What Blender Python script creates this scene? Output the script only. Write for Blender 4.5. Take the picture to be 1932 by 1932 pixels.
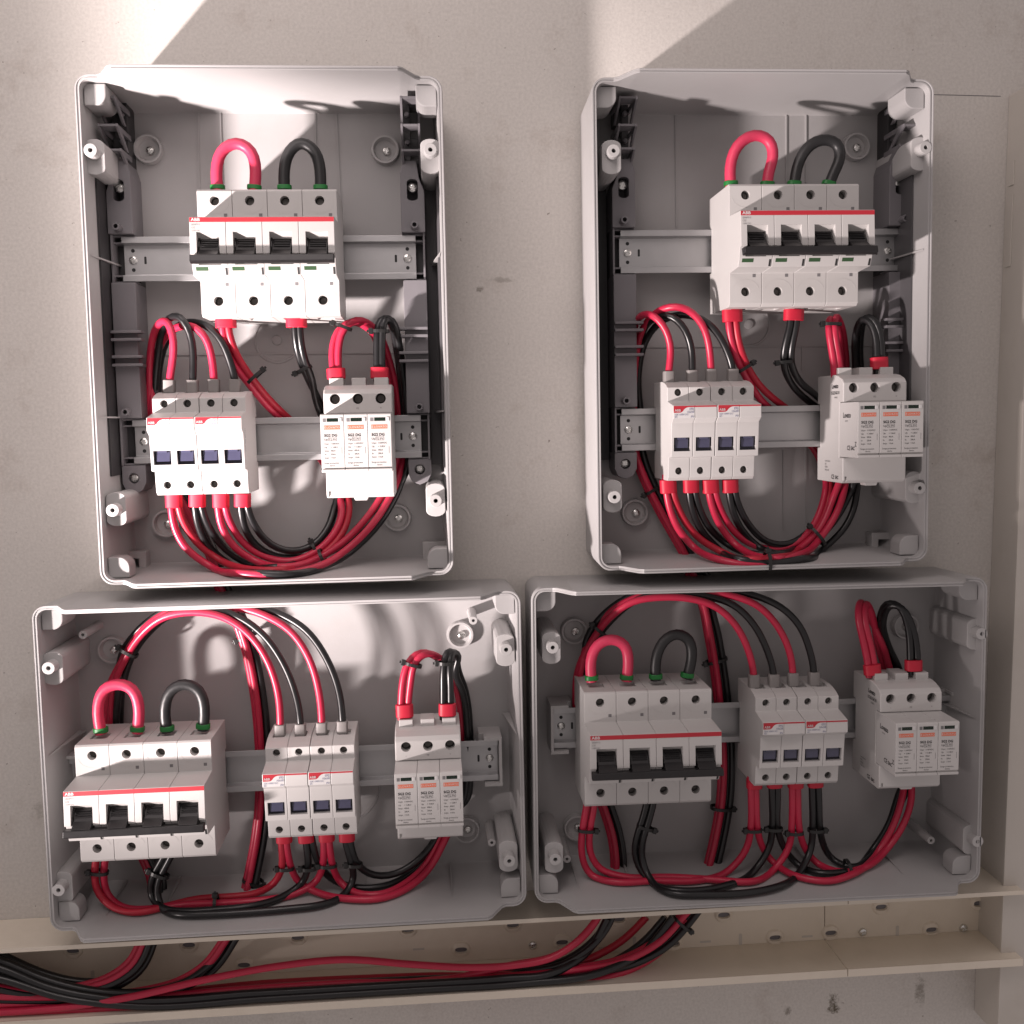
import bpy, bmesh, math, random
from mathutils import Vector, Matrix
R = math.radians
random.seed(7)
for o in list(bpy.data.objects):
    bpy.data.objects.remove(o)
scene = bpy.context.scene
COL = scene.collection

# ------------------------------------------------------------------ camera
FPX = 2000.0            # focal length in pixels of a 1932 px wide picture
DW = 910.0              # camera to wall, mm
RX, RZ = R(-4.80), R(-4.45)
cam = bpy.data.cameras.new('camera')
cam.sensor_width = 36.0
cam.lens = 36.0 * FPX / 1932.0
cam.clip_start = 0.01
cam.clip_end = 50
camo = bpy.data.objects.new('camera', cam)
COL.objects.link(camo)
camo.location = (0, -DW / 1000, 0)
camo.rotation_euler = (math.pi / 2 + RX, 0, RZ)
scene.camera = camo
scene.render.resolution_x = scene.render.resolution_y = 1024

# ------------------------------------------------------------------ light
world = bpy.data.worlds.new('World')
scene.world = world
world.use_nodes = True
bg = world.node_tree.nodes['Background']
bg.inputs[0].default_value = (1.0, 0.88, 0.86, 1)
bg.inputs[1].default_value = 0.375

def lamp(name, kind, loc, target, energy, color, **kw):
    l = bpy.data.lights.new(name, kind)
    l.energy = energy
    l.color = color
    for k, v in kw.items():
        setattr(l, k, v)
    o = bpy.data.objects.new(name, l)
    COL.objects.link(o)
    o.location = loc
    o.rotation_euler = (Vector(target) - Vector(loc)).to_track_quat('-Z', 'Y').to_euler()
    return o
# hard low light from the left (its place follows from the shadows on the wall): a beam
# thrown back by something shiny, with an added mask of hand-set fades that dims it in places
SPOT = (-0.921, -0.634, -0.511)
spot = lamp('low_beam_lamp', 'AREA', SPOT, (0.05, 0.0, 0.10), 70.0,
            (1.0, 0.875, 0.85), shape='ELLIPSE', size=0.11, size_y=0.042)
_d = (Vector((0.05, 0.0, 0.10)) - Vector(SPOT)).normalized()
_x = (Vector((0, -1, 0)) + _d * _d.y).normalized()        # long side of the lamp, square to the beam, in the plane of the wall's normal
_y = (-_d).cross(_x)
spot.rotation_euler = Matrix((_x, _y, -_d)).transposed().to_euler()
def beam(l):
    l.use_nodes = True
    nt = l.node_tree
    L = nt.links.new
    em = nt.nodes['Emission']
    g = nt.nodes.new('ShaderNodeNewGeometry')
    sp = nt.nodes.new('ShaderNodeSeparateXYZ')
    L(g.outputs['Incoming'], sp.inputs[0])
    def mth(op, a, b=None):
        n = nt.nodes.new('ShaderNodeMath')
        n.operation = op
        for i, q in enumerate((a, b)):
            if q is None: continue
            if isinstance(q, (int, float)): n.inputs[i].default_value = q
            else: L(q, n.inputs[i])
        return n.outputs[0]
    def ss(v, lo, hi, tmin=0.0, tmax=1.0):
        n = nt.nodes.new('ShaderNodeMapRange')
        n.interpolation_type = 'SMOOTHSTEP'
        n.inputs['From Min'].default_value = lo
        n.inputs['From Max'].default_value = hi
        n.inputs['To Min'].default_value = tmin
        n.inputs['To Max'].default_value = tmax
        L(v, n.inputs['Value'])
        return n.outputs[0]
    # beam angles as tangents about the axis straight into the wall
    tx = mth('MULTIPLY', mth('DIVIDE', sp.outputs['X'], sp.outputs['Y']), -SPOT[1])
    tz = mth('MULTIPLY', mth('DIVIDE', sp.outputs['Z'], sp.outputs['Y']), -SPOT[1])
    X = mth('ADD', tx, SPOT[0])
    Z = mth('ADD', tz, SPOT[2])
    left = ss(mth('ADD', X, mth('MULTIPLY', Z, 0.10)), -0.250, -0.178)
    low = ss(Z, -0.39, -0.04, 0.03, 1.0)
    right = ss(mth('SUBTRACT', X, mth('MULTIPLY', Z, 1.2)), 0.62, 0.22, 0.10, 1.0)
    band = mth('MULTIPLY', ss(X, -0.02, 0.10), ss(X, 0.40, 0.27))
    top = mth('MAXIMUM', ss(Z, 0.43, 0.24, 0.30, 1.0), mth('SUBTRACT', 1.0, band))
    low = mth('MULTIPLY', low, top)
    far = ss(X, 0.27, -0.06, 0.55, 1.0)
    L(mth('MULTIPLY', mth('MULTIPLY', mth('MULTIPLY', left, low), right), far), em.inputs['Strength'])
beam(spot.data)
# unseen soft lamp, added to fill the wall from the upper left
lamp('room_fill_lamp', 'AREA', (-0.26, -0.62, 0.64), (0.0, 0, 0.0), 3.3,
     (1.0, 0.875, 0.85), shape='RECTANGLE', size=0.55, size_y=0.5)

vs = scene.view_settings
vs.view_transform = 'Standard'
vs.look = 'None'
vs.exposure = 0.0
vs.gamma = 1.0

# ------------------------------------------------------------------ helpers
Rc = (Matrix.Rotation(RZ, 3, 'Z') @ Matrix.Rotation(RX, 3, 'X'))
def P(px, py, h):
    """photo pixel (1932 px wide) at height h mm above the wall -> (x, z) mm"""
    d = Rc @ Vector(((px - 966) / FPX, 1.0, -(py - 966) / FPX))
    t = (DW - h) / d.y
    return d.x * t, d.z * t
def W3(x, z, h):
    return Vector((x, -h, z)) * 0.001
def WP(px, py, h):
    x, z = P(px, py, h)
    return W3(x, z, h)
def r1(u, v): return 100.6 + .4167 * u, 75.5 + .4167 * v
def r2(u, v): return 100.6 + .4167 * u, 553.4 + .4167 * v
def r3(u, v): return 1056.5 + .4167 * u, 75.5 + .4167 * v
def r4(u, v): return 1056.5 + .4167 * u, 553.4 + .4167 * v
def r5(u, v): return 25.2 + .52083 * u, 1081.7 + .52083 * v
def r6(u, v): return 981.1 + .4922 * u, 1056.5 + .4922 * v
def r7(u, v): return .5 * u, 1660.3 + .5 * v
def r8(u, v): return 966 + .5 * u, 1610 + .5 * v
def r0(u, v): return u, v
REG = {50: r0, 52: r2, 54: r4, 55: r5, 56: r6, 0: r0, 1: r1, 2: r2, 3: r3, 4: r4, 5: r5, 6: r6, 7: r7, 8: r8}

# ------------------------------------------------------------------ materials
MATS = {}
def mat(name, col, rough=0.5, metal=0.0, var=0.06, scale=60.0, bump=0.0, bscale=400.0, spec=0.5, dirt=0.0, coat=0.0):
    m = bpy.data.materials.new(name)
    m.use_nodes = True
    nt = m.node_tree
    b = nt.nodes['Principled BSDF']
    b.inputs['Roughness'].default_value = rough
    b.inputs['Metallic'].default_value = metal
    b.inputs['Specular IOR Level'].default_value = spec
    b.inputs['Coat Weight'].default_value = coat
    tc = nt.nodes.new('ShaderNodeTexCoord')
    n = nt.nodes.new('ShaderNodeTexNoise')
    n.inputs['Scale'].default_value = scale
    n.inputs['Detail'].default_value = 5
    nt.links.new(tc.outputs['Object'], n.inputs['Vector'])
    mr = nt.nodes.new('ShaderNodeMapRange')
    mr.inputs['To Min'].default_value = 1 - var
    mr.inputs['To Max'].default_value = 1 + var
    nt.links.new(n.outputs['Fac'], mr.inputs['Value'])
    mx = nt.nodes.new('ShaderNodeMix')
    mx.data_type = 'RGBA'
    mx.blend_type = 'MULTIPLY'
    mx.inputs['Factor'].default_value = 1
    mx.inputs['A'].default_value = (*col, 1)
    nt.links.new(mr.outputs['Result'], mx.inputs['B'])
    out = mx.outputs['Result']
    if dirt > 0:
        n2 = nt.nodes.new('ShaderNodeTexNoise')
        n2.inputs['Scale'].default_value = 14
        n2.inputs['Detail'].default_value = 9
        n2.inputs['Roughness'].default_value = 0.7
        nt.links.new(tc.outputs['Object'], n2.inputs['Vector'])
        cr = nt.nodes.new('ShaderNodeValToRGB')
        cr.color_ramp.elements[0].position = 0.50
        cr.color_ramp.elements[1].position = 0.78
        cr.color_ramp.elements[0].color = (1, 1, 1, 1)
        cr.color_ramp.elements[1].color = (1 - dirt, 1 - dirt * 1.1, 1 - dirt * 1.3, 1)
        nt.links.new(n2.outputs['Fac'], cr.inputs['Fac'])
        m2 = nt.nodes.new('ShaderNodeMix')
        m2.data_type = 'RGBA'
        m2.blend_type = 'MULTIPLY'
        m2.inputs['Factor'].default_value = 1
        nt.links.new(out, m2.inputs['A'])
        nt.links.new(cr.outputs['Color'], m2.inputs['B'])
        out = m2.outputs['Result']
    nt.links.new(out, b.inputs['Base Color'])
    # uneven gloss
    mr2 = nt.nodes.new('ShaderNodeMapRange')
    mr2.inputs['To Min'].default_value = max(0.02, rough - 0.07)
    mr2.inputs['To Max'].default_value = min(1, rough + 0.09)
    nt.links.new(n.outputs['Fac'], mr2.inputs['Value'])
    nt.links.new(mr2.outputs['Result'], b.inputs['Roughness'])
    if bump > 0:
        nb = nt.nodes.new('ShaderNodeTexNoise')
        nb.inputs['Scale'].default_value = bscale
        nb.inputs['Detail'].default_value = 3
        nt.links.new(tc.outputs['Object'], nb.inputs['Vector'])
        bp = nt.nodes.new('ShaderNodeBump')
        bp.inputs['Strength'].default_value = bump
        bp.inputs['Distance'].default_value = 0.0006
        nt.links.new(nb.outputs['Fac'], bp.inputs['Height'])
        nt.links.new(bp.outputs['Normal'], b.inputs['Normal'])
    MATS[name] = m
    return m
mat('shell_grey', (0.37, 0.363, 0.363), 0.42, var=0.035, scale=25, bump=0.10, bscale=900, dirt=0.07)
mat('post_grey', (0.42, 0.412, 0.41), 0.42, var=0.04, scale=30, bump=0.05)
mat('device_white', (0.49, 0.477, 0.468), 0.48, var=0.03, scale=40, bump=0.08, bscale=1500)
mat('device_white_clean', (0.53, 0.516, 0.507), 0.42, var=0.02, scale=40, bump=0.05, bscale=1500)
mat('cable_red', (0.46, 0.018, 0.055), 0.36, var=0.10, scale=80, spec=0.45)
mat('cable_pink_red', (0.55, 0.040, 0.095), 0.42, var=0.08, scale=80, spec=0.4)
mat('cable_black', (0.010, 0.010, 0.011), 0.30, var=0.2, scale=80, spec=0.5)
mat('cable_soft_black', (0.016, 0.016, 0.017), 0.42, var=0.2, scale=80, spec=0.45)
mat('ferrule_red', (0.50, 0.010, 0.035), 0.5, var=0.08, scale=90)
mat('ferrule_green', (0.010, 0.16, 0.030), 0.45, var=0.12, scale=90)
mat('ferrule_grey', (0.22, 0.205, 0.20), 0.55, var=0.08, scale=90)
mat('tie_black', (0.012, 0.012, 0.012), 0.38, var=0.2)
mat('zinc', (0.45, 0.45, 0.455), 0.42, metal=0.9, var=0.10, scale=55, bump=0.06, bscale=300)
mat('rail_end_dark', (0.012, 0.012, 0.013), 0.6)
mat('steel', (0.70, 0.70, 0.68), 0.26, metal=1.0, var=0.12, scale=300)
mat('brass_dark', (0.10, 0.095, 0.09), 0.42, metal=0.8, var=0.2, scale=300)
mat('bracket_grey', (0.155, 0.148, 0.158), 0.40, var=0.08, scale=50, bump=0.05)
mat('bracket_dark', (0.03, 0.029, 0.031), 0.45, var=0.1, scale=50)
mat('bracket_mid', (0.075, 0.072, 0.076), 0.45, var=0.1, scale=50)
mat('cable_red_dark', (0.40, 0.014, 0.034), 0.42, var=0.12, scale=60, spec=0.4)
mat('cable_red_light', (0.50, 0.022, 0.062), 0.38, var=0.10, scale=70, spec=0.45)
mat('toggle_black', (0.013, 0.012, 0.013), 0.36, var=0.15, scale=120)
mat('window_tint', (0.055, 0.055, 0.10), 0.16, var=0.08, scale=90, spec=0.6, coat=0.4)
mat('window_dark', (0.010, 0.010, 0.028), 0.25, spec=0.6)
mat('print_red', (0.42, 0.020, 0.034), 0.45, var=0.03)
mat('print_orange', (0.68, 0.16, 0.085), 0.5, var=0.03)
mat('print_black', (0.035, 0.033, 0.035), 0.6, var=0.05)
mat('print_grey', (0.16, 0.155, 0.16), 0.6, var=0.05)
mat('print_blue', (0.10, 0.11, 0.22), 0.6, var=0.05)
mat('label_white', (0.60, 0.59, 0.59), 0.45, var=0.02)
mat('indicator_green', (0.030, 0.075, 0.030), 0.35, var=0.1)
mat('indicator_dark', (0.006, 0.016, 0.010), 0.25)
mat('hole_dark', (0.02, 0.02, 0.02), 0.7)
mat('trunking_cream', (0.72, 0.65, 0.55), 0.45, var=0.04, scale=20, bump=0.05, dirt=0.10)
mat('trunking_grey', (0.55, 0.515, 0.47), 0.5, var=0.04, scale=20, bump=0.05, dirt=0.10)

def wall_material():
    m = bpy.data.materials.new('wall_paint')
    m.use_nodes = True
    nt = m.node_tree
    L = nt.links.new
    b = nt.nodes['Principled BSDF']
    b.inputs['Roughness'].default_value = 0.62
    b.inputs['Specular IOR Level'].default_value = 0.35
    tc = nt.nodes.new('ShaderNodeTexCoord')
    def noise(scale, det=5, rough=0.6):
        n = nt.nodes.new('ShaderNodeTexNoise')
        n.inputs['Scale'].default_value = scale
        n.inputs['Detail'].default_value = det
        n.inputs['Roughness'].default_value = rough
        L(tc.outputs['Object'], n.inputs['Vector'])
        return n
    def ramp(src, p0, c0, p1, c1):
        r = nt.nodes.new('ShaderNodeValToRGB')
        r.color_ramp.elements[0].position = p0
        r.color_ramp.elements[1].position = p1
        r.color_ramp.elements[0].color = (*c0, 1)
        r.color_ramp.elements[1].color = (*c1, 1)
        L(src, r.inputs['Fac'])
        return r
    def mul(a, bb):
        x = nt.nodes.new('ShaderNodeMix')
        x.data_type = 'RGBA'
        x.blend_type = 'MULTIPLY'
        x.inputs['Factor'].default_value = 1
        L(a, x.inputs['A'])
        L(bb, x.inputs['B'])
        return x.outputs['Result']
    base = ramp(noise(3.0, 8).outputs['Fac'], 0.3, (0.555, 0.528, 0.497), 0.7, (0.615, 0.585, 0.55))
    fine = ramp(noise(420, 3).outputs['Fac'], 0.35, (0.92, 0.92, 0.92), 0.65, (1.05, 1.05, 1.05))
    # rare dark pinholes and specks
    spk = ramp(noise(230, 2, 0.5).outputs['Fac'], 0.235, (0.5, 0.47, 0.45), 0.285, (1, 1, 1))
    smud = ramp(noise(11, 10, 0.75).outputs['Fac'], 0.55, (1, 1, 1), 0.78, (0.74, 0.69, 0.66))
    c = mul(mul(mul(base.outputs['Color'], fine.outputs['Color']), spk.outputs['Color']), smud.outputs['Color'])
    # scraped dirt marks with a place of their own (low on the wall)
    sep = nt.nodes.new('ShaderNodeSeparateXYZ')
    L(tc.outputs['Object'], sep.inputs[0])
    nz = noise(95, 6, 0.8)
    for (px, py, rx, rz, amt) in [(1572, 1895, 9, 17, .8), (1735, 1870, 9, 22, .45), (1485, 1905, 5, 9, .5), (905, 545, 5, 4, .5), (945, 528, 20, 4, .3), (75, 1530, 12, 10, .25)]:
        x, z = P(px, py, 0)
        def axis(out, c0, r):
            a = nt.nodes.new('ShaderNodeMath'); a.operation = 'SUBTRACT'; a.inputs[1].default_value = c0 / 1000
            L(sep.outputs[out], a.inputs[0])
            d = nt.nodes.new('ShaderNodeMath'); d.operation = 'DIVIDE'; d.inputs[1].default_value = r / 1000
            L(a.outputs[0], d.inputs[0])
            q = nt.nodes.new('ShaderNodeMath'); q.operation = 'POWER'; q.inputs[1].default_value = 2
            L(d.outputs[0], q.inputs[0])
            return q
        s = nt.nodes.new('ShaderNodeMath'); s.operation = 'ADD'
        L(axis('X', x, rx).outputs[0], s.inputs[0]); L(axis('Z', z, rz).outputs[0], s.inputs[1])
        f = nt.nodes.new('ShaderNodeMapRange')
        f.inputs['From Min'].default_value = 1.0; f.inputs['From Max'].default_value = 0.0
        f.inputs['To Min'].default_value = 0.0; f.inputs['To Max'].default_value = 0.30
        L(s.outputs[0], f.inputs['Value'])
        ad = nt.nodes.new('ShaderNodeMath'); ad.operation = 'ADD'
        L(f.outputs[0], ad.inputs[0]); L(nz.outputs['Fac'], ad.inputs[1])
        rp = ramp(ad.outputs[0], 0.66, (1, 1, 1), 0.80, (1 - amt, 1 - amt * 1.03, 1 - amt * 1.08))
        c = mul(c, rp.outputs['Color'])
    L(c, b.inputs['Base Color'])
    bp = nt.nodes.new('ShaderNodeBump')
    bp.inputs['Strength'].default_value = 0.22
    bp.inputs['Distance'].default_value = 0.0008
    L(noise(260, 6, 0.65).outputs['Fac'], bp.inputs['Height'])
    L(bp.outputs['Normal'], b.inputs['Normal'])
    MATS['wall_paint'] = m
wall_material()

# ------------------------------------------------------------------ mesh builder (coordinates: x right, z up, h out of the wall, mm)
class M:
    def __init__(s):
        s.v = []
        s.f = []
    def add(s, vs, fs):
        k = len(s.v)
        s.v += vs
        s.f += [tuple(i + k for i in f) for f in fs]
        return s
    def box(s, x0, x1, z0, z1, h0, h1):
        vs = [(x, z, h) for h in (h0, h1) for z in (z0, z1) for x in (x0, x1)]
        return s.add(vs, [(0, 1, 3, 2), (4, 6, 7, 5), (0, 4, 5, 1), (2, 3, 7, 6), (0, 2, 6, 4), (1, 5, 7, 3)])
    def prism(s, prof, x0, x1):
        """prof: (z,h) polygon, extruded along x"""
        n = len(prof)
        vs = [(x0, z, h) for z, h in prof] + [(x1, z, h) for z, h in prof]
        fs = [tuple(range(n)), tuple(range(2 * n - 1, n - 1, -1))]
        fs += [(i, n + i, n + (i + 1) % n, (i + 1) % n) for i in range(n)]
        return s.add(vs, fs)
    def plate(s, poly, h0, h1):
        """poly: (x,z) polygon extruded along h"""
        n = len(poly)
        vs = [(x, z, h0) for x, z in poly] + [(x, z, h1) for x, z in poly]
        fs = [tuple(range(n)), tuple(range(2 * n - 1, n - 1, -1))]
        fs += [(i, n + i, n + (i + 1) % n, (i + 1) % n) for i in range(n)]
        return s.add(vs, fs)
    def lathe(s, cx, cz, prof, n=20, close=True):
        """prof: (r,h) rings round the h axis; first and last may have r = 0"""
        vs, fs, rings = [], [], []
        for r, h in prof:
            if r < 1e-6:
                rings.append([len(vs)]); vs.append((cx, cz, h))
            else:
                rings.append(list(range(len(vs), len(vs) + n)))
                vs += [(cx + r * math.cos(2 * math.pi * i / n), cz + r * math.sin(2 * math.pi * i / n), h) for i in range(n)]
        for a, b in zip(rings, rings[1:]):
            for i in range(n):
                j = (i + 1) % n
                if len(a) == 1 and len(b) == 1: continue
                if len(a) == 1: fs.append((a[0], b[i], b[j]))
                elif len(b) == 1: fs.append((a[i], b[0], a[j]))
                else: fs.append((a[i], b[i], b[j], a[j]))
        return s.add(vs, fs)
    def text(s, body, size, origin, ux=(1, 0, 0), uz=(0, 1, 0), nrm=(0, 0, 1), lift=0.12, align='LEFT', sx=1.0):
        key = (body, align)
        if key not in TEXTS:
            cu = bpy.data.curves.new('t', 'FONT')
            cu.body = body
            cu.align_x = align
            cu.resolution_u = 2
            ob = bpy.data.objects.new('t', cu)
            COL.objects.link(ob)
            dg = bpy.context.evaluated_depsgraph_get()
            me = ob.evaluated_get(dg).to_mesh()
            TEXTS[key] = ([tuple(v.co) for v in me.vertices], [tuple(p.vertices) for p in me.polygons])
            ob.evaluated_get(dg).to_mesh_clear()
            bpy.data.objects.remove(ob)
            bpy.data.curves.remove(cu)
        vs, fs = TEXTS[key]
        o, a, c, n = Vector(origin), Vector(ux), Vector(uz), Vector(nrm)
        return s.add([tuple(o + a * (p[0] * size * sx) + c * (p[1] * size) + n * lift) for p in vs], fs)
    def mesh(s, name, smooth=None):
        me = bpy.data.meshes.new(name)
        me.from_pydata([(x * .001, -h * .001, z * .001) for x, z, h in s.v], [], s.f)
        bm = bmesh.new()
        bm.from_mesh(me)
        bmesh.ops.recalc_face_normals(bm, faces=bm.faces)
        bm.to_mesh(me)
        bm.free()
        if smooth:
            me.polygons.foreach_set('use_smooth', [True] * len(me.polygons))
            me.set_sharp_from_angle(angle=R(smooth))
        return me
    def build(s, name, m, parent=None, bevel=0.0, smooth=None, seg=2):
        return obj(name, s.mesh(name, smooth), m, parent, bevel, seg)
TEXTS = {}
def obj(name, me, m, parent=None, bevel=0.0, seg=2):
    o = bpy.data.objects.new(name, me)
    COL.objects.link(o)
    if m and not me.materials:
        me.materials.append(MATS[m])
    if parent: o.parent = parent
    if bevel > 0:
        b = o.modifiers.new('bevel', 'BEVEL')
        b.width = bevel * .001
        b.segments = seg
        b.limit_method = 'ANGLE'
        b.angle_limit = R(38)
        b.use_clamp_overlap = True
    return o
def text_part(name, m, parent, items):
    b = M()
    for it in items:
        kw = dict(it[3])
        bold = kw.pop('bold', 0)
        b.text(*it[:3], **kw)
        if bold:
            ux = Vector(kw.get('ux', (1, 0, 0)))
            for q, dz in ((bold, 0), (0, bold), (bold, bold)):
                o2 = Vector(it[2]) + ux * q + Vector((0, dz, 0))
                kw2 = dict(kw); kw2['lift'] = kw.get('lift', .12) + .02 + .01 * (q + dz)
                b.text(it[0], it[1], tuple(o2), **kw2)
    me = bpy.data.meshes.new(name)
    me.from_pydata([(x * .001, -h * .001, z * .001) for x, z, h in b.v], [], b.f)
    return obj(name, me, m, parent)
def carve(base, cutter, name, m, bevel=0.3, seg=2):
    """base minus cutter as a plain mesh (real holes and pockets)"""
    a = obj('tmp_a', base.mesh('tmp_a'), None, None, bevel, seg)
    c = obj('tmp_c', cutter.mesh('tmp_c'), None)
    bo = a.modifiers.new('cut', 'BOOLEAN')
    bo.operation = 'DIFFERENCE'
    bo.solver = 'EXACT'
    bo.object = c
    dg = bpy.context.evaluated_depsgraph_get()
    me = bpy.data.meshes.new_from_object(a.evaluated_get(dg))
    me.name = name
    bpy.data.objects.remove(a)
    bpy.data.objects.remove(c)
    me.materials.clear()
    me.materials.append(MATS[m])
    return me
def thing(name, label, cat, px, py, h, th=0.0, group=None):
    e = bpy.data.objects.new(name, None)
    COL.objects.link(e)
    e.empty_display_size = .02
    e.location = WP(px, py, h)
    e.rotation_euler = (0, -th, 0)
    tag(e, label, cat, group)
    return e
def tag(o, label, cat, group=None):
    o['label'] = label
    o['category'] = cat
    if group: o['group'] = group
    return o
def copy_tree(o, parent=None):
    c = o.copy()
    COL.objects.link(c)
    c.parent = parent
    for ch in list(o.children):
        copy_tree(ch, c)
    return c

# ------------------------------------------------------------------ screw (shared)
_s = M().lathe(0, 0, [(0, -2), (3.4, -2), (3.4, 0.3), (3.0, 1.0), (1.6, 1.6), (0, 1.8)], 20)
_c = M().plate([(.5, .5), (.5, 2.1), (-.5, 2.1), (-.5, .5), (-2.1, .5), (-2.1, -.5), (-.5, -.5), (-.5, -2.1), (.5, -2.1), (.5, -.5), (2.1, -.5), (2.1, .5)], .55, 4)
SCREW = carve(_s, _c, 'screw', 'steel', bevel=0)
def screw(parent, x, z, h, rot=0.3, sc=1.0, m=None):
    o = obj('screw', SCREW, None, parent)
    o.location = W3(x, z, h)
    o.rotation_euler = (0, rot, 0)
    o.scale = (sc, sc, sc)
    return o

# ================================================================== SETTING
x0, z0 = -1900, -1500
wl = M().add([(-2200, -1600, 0), (1600, -1600, 0), (1600, 1500, 0), (-2200, 1500, 0)], [(0, 1, 2, 3)])
wall = wl.build('wall', 'wall_paint')
wall['kind'] = 'structure'
# raised edge of the wall panel at the upper right
xa, za = P(1700, 177, 0)
xb, zb = P(1888, 177, 0)
seam = M().box(xa, xb, za - .3, za + .3, -0.2, .2).build('panel_joint', 'print_grey', wall)

# ================================================================== ENCLOSURES
S = 830 / 680.0
BOX = {  # centre x, z (mm), tilt, width, height
    'UL': (-120.9, 68.9, R(1.10), 272.0, 382.1, 'upper left'),
    'UR': (265.5, 75.9, R(1.13), 272.0, 382.1, 'upper right'),
    'LL': (-114.3, -265.9, R(1.19), 377.0, 260.1, 'lower left'),
    'LR': (270.0, -258.2, R(0.70), 377.0, 260.1, 'lower right'),
}
HC, HM = 80.0, 102.0      # rim height at the corners / along the middle of top and bottom
def local(k, px, py, h):
    cx, cz, th = BOX[k][:3]
    x, z = P(px, py, h)
    dx, dz = x - cx, z - cz
    return dx * math.cos(th) + dz * math.sin(th), -dx * math.sin(th) + dz * math.cos(th)

def shell(k, parent):
    cx, cz, th, w, hh, _ = BOX[k]
    NC = 7
    def path(o):
        a, b, r = w / 2 - o, hh / 2 - o, max(11 - o, 2.0)
        pts = []
        def corner(sx, sz, a0):
            for i in range(NC + 1):
                t = a0 + (math.pi / 2) * i / NC
                pts.append((sx * (a - r) + r * math.cos(t), sz * (b - r) + r * math.sin(t)))
        ramp = [w / 2 - q for q in (17.0, 20.5, 25.0, 29.5, 33.0)]
        corner(1, 1, 0)                                   # top right
        pts.extend([(x, b) for x in ramp]); pts.append((0, b)); pts.extend([(-x, b) for x in reversed(ramp)])
        corner(-1, 1, math.pi / 2)
        pts.append((-a, 0))
        corner(-1, -1, math.pi)
        pts.extend([(-x, -b) for x in ramp]); pts.append((0, -b)); pts.extend([(x, -b) for x in reversed(ramp)])
        corner(1, -1, 1.5 * math.pi)
        pts.append((a, 0))
        return pts
    def rim(p):
        x, z = p
        d = w / 2 - abs(x)
        if abs(z) < hh / 2 - 0.01 or d < 17: return HC
        t = min(1, (d - 17) / 16)
        return HC + (HM - HC) * t * t * (3 - 2 * t)
    base = path(0)
    hr = [rim(p) for p in base]
    n = len(base)
    layers = [(3.0, 'f', 0.4), (1.6, 'f', 6), (0.0, 'r', -1.0), (0.5, 'r', 0), (1.3, 'r', 0), (1.6, 'r', -.9), (2.3, 'r', -.9), (2.6, 'r', -.4), (3.5, 'r', -.4), (3.7, 'r', -1.2), (5.2, 'f', 6.0), (7.0, 'f', 3.2)]
    b = M()
    for o, kind, hv in layers:
        for i, p in enumerate(path(o)):
            b.v.append((p[0], p[1], hv if kind == 'f' else hr[i] + hv))
    for l in range(len(layers) - 1):
        for i in range(n):
            j = (i + 1) % n
            b.f.append((l * n + i, l * n + j, (l + 1) * n + j, (l + 1) * n + i))
    b.f.append(tuple((len(layers) - 1) * n + i for i in range(n)))
    return b.build('shell', 'shell_grey', parent, smooth=32)

def obround(cx, cz, a, b, n=8):
    """half width a, half height b (b > a)"""
    pts = []
    for i in range(n + 1):
        t = math.pi * i / n
        pts.append((cx + a * math.cos(t), cz + (b - a * .62) + a * .62 * math.sin(t)))
    for i in range(n + 1):
        t = math.pi + math.pi * i / n
        pts.append((cx + a * math.cos(t), cz - (b - a * .62) + a * .62 * math.sin(t)))
    return pts
def post(k, parent, px, py, up=False):
    """cover-screw column: flat-sided body, round tip with a hole (the tip is at the pixel)"""
    x, z = local(k, px, py, 80)
    dz = 0.0 if up else -2.5
    body = M().plate(obround(x, z + dz, 7.6, 13.2), 3, 70)
    tip = M().lathe(x, z, [(0, 60), (5.4, 60), (4.9, 80), (0, 80)], 18)
    hole = M().lathe(x, z, [(0, 70), (1.75, 70), (1.75, 85), (0, 85)], 14)
    b = obj('screw_post', body.mesh('screw_post'), 'post_grey', parent, .5)
    t = obj('tip', carve(tip, hole, 'tip', 'post_grey', .35), None, b)
def dish(k, parent, px, py, r=11.2, h=9.5, sc=True):
    x, z = local(k, px, py, 3)
    d = M().lathe(x, z, [(r + .8, 3), (r, h), (r - 1.5, h), (r - 3.0, 4.2), (0, 3.9)], 30)
    o = d.build('screw_dish', 'post_grey', parent, smooth=30)
    if sc: screw(o, x + 1.2, z - .6, 5.8, random.uniform(0, 1.5), 1.0)
def ltab(k, parent, px, py, flip=1):
    x, z = local(k, px, py, 20)
    s = flip
    b = M().plate([(x, z), (x + s * 20, z), (x + s * 20, z - 19), (x + s * 14, z - 19), (x + s * 14, z - 6), (x, z - 6)] if s > 0 else
                  [(x, z), (x, z - 6), (x - 14, z - 6), (x - 14, z - 19), (x - 20, z - 19), (x - 20, z)], 3, 17)
    b.build('corner_tab', 'post_grey', parent, .6)
def columns(k, parent, hs=72):
    w, hh = BOX[k][3:5]
    for sx in (-1, 1):
        for sz in (-1, 1):
            h0 = 40 if sz > 0 else 54
            X, Zc = w / 2 - 4.4, hh / 2 - 4.6
            arc = [(X - 16 + 8 + 8 * math.cos(t), Zc - 16 + 8 + 8 * math.sin(t)) for t in [math.pi + math.pi / 2 * i / 7 for i in range(8)]]
            poly = [(X, Zc), (X - 16, Zc)] + arc + [(X, Zc - 16)]
            M().plate([(sx * p, sz * q) for p, q in poly], h0, hs).build('corner_column', 'shell_grey', parent, .7)
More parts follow.
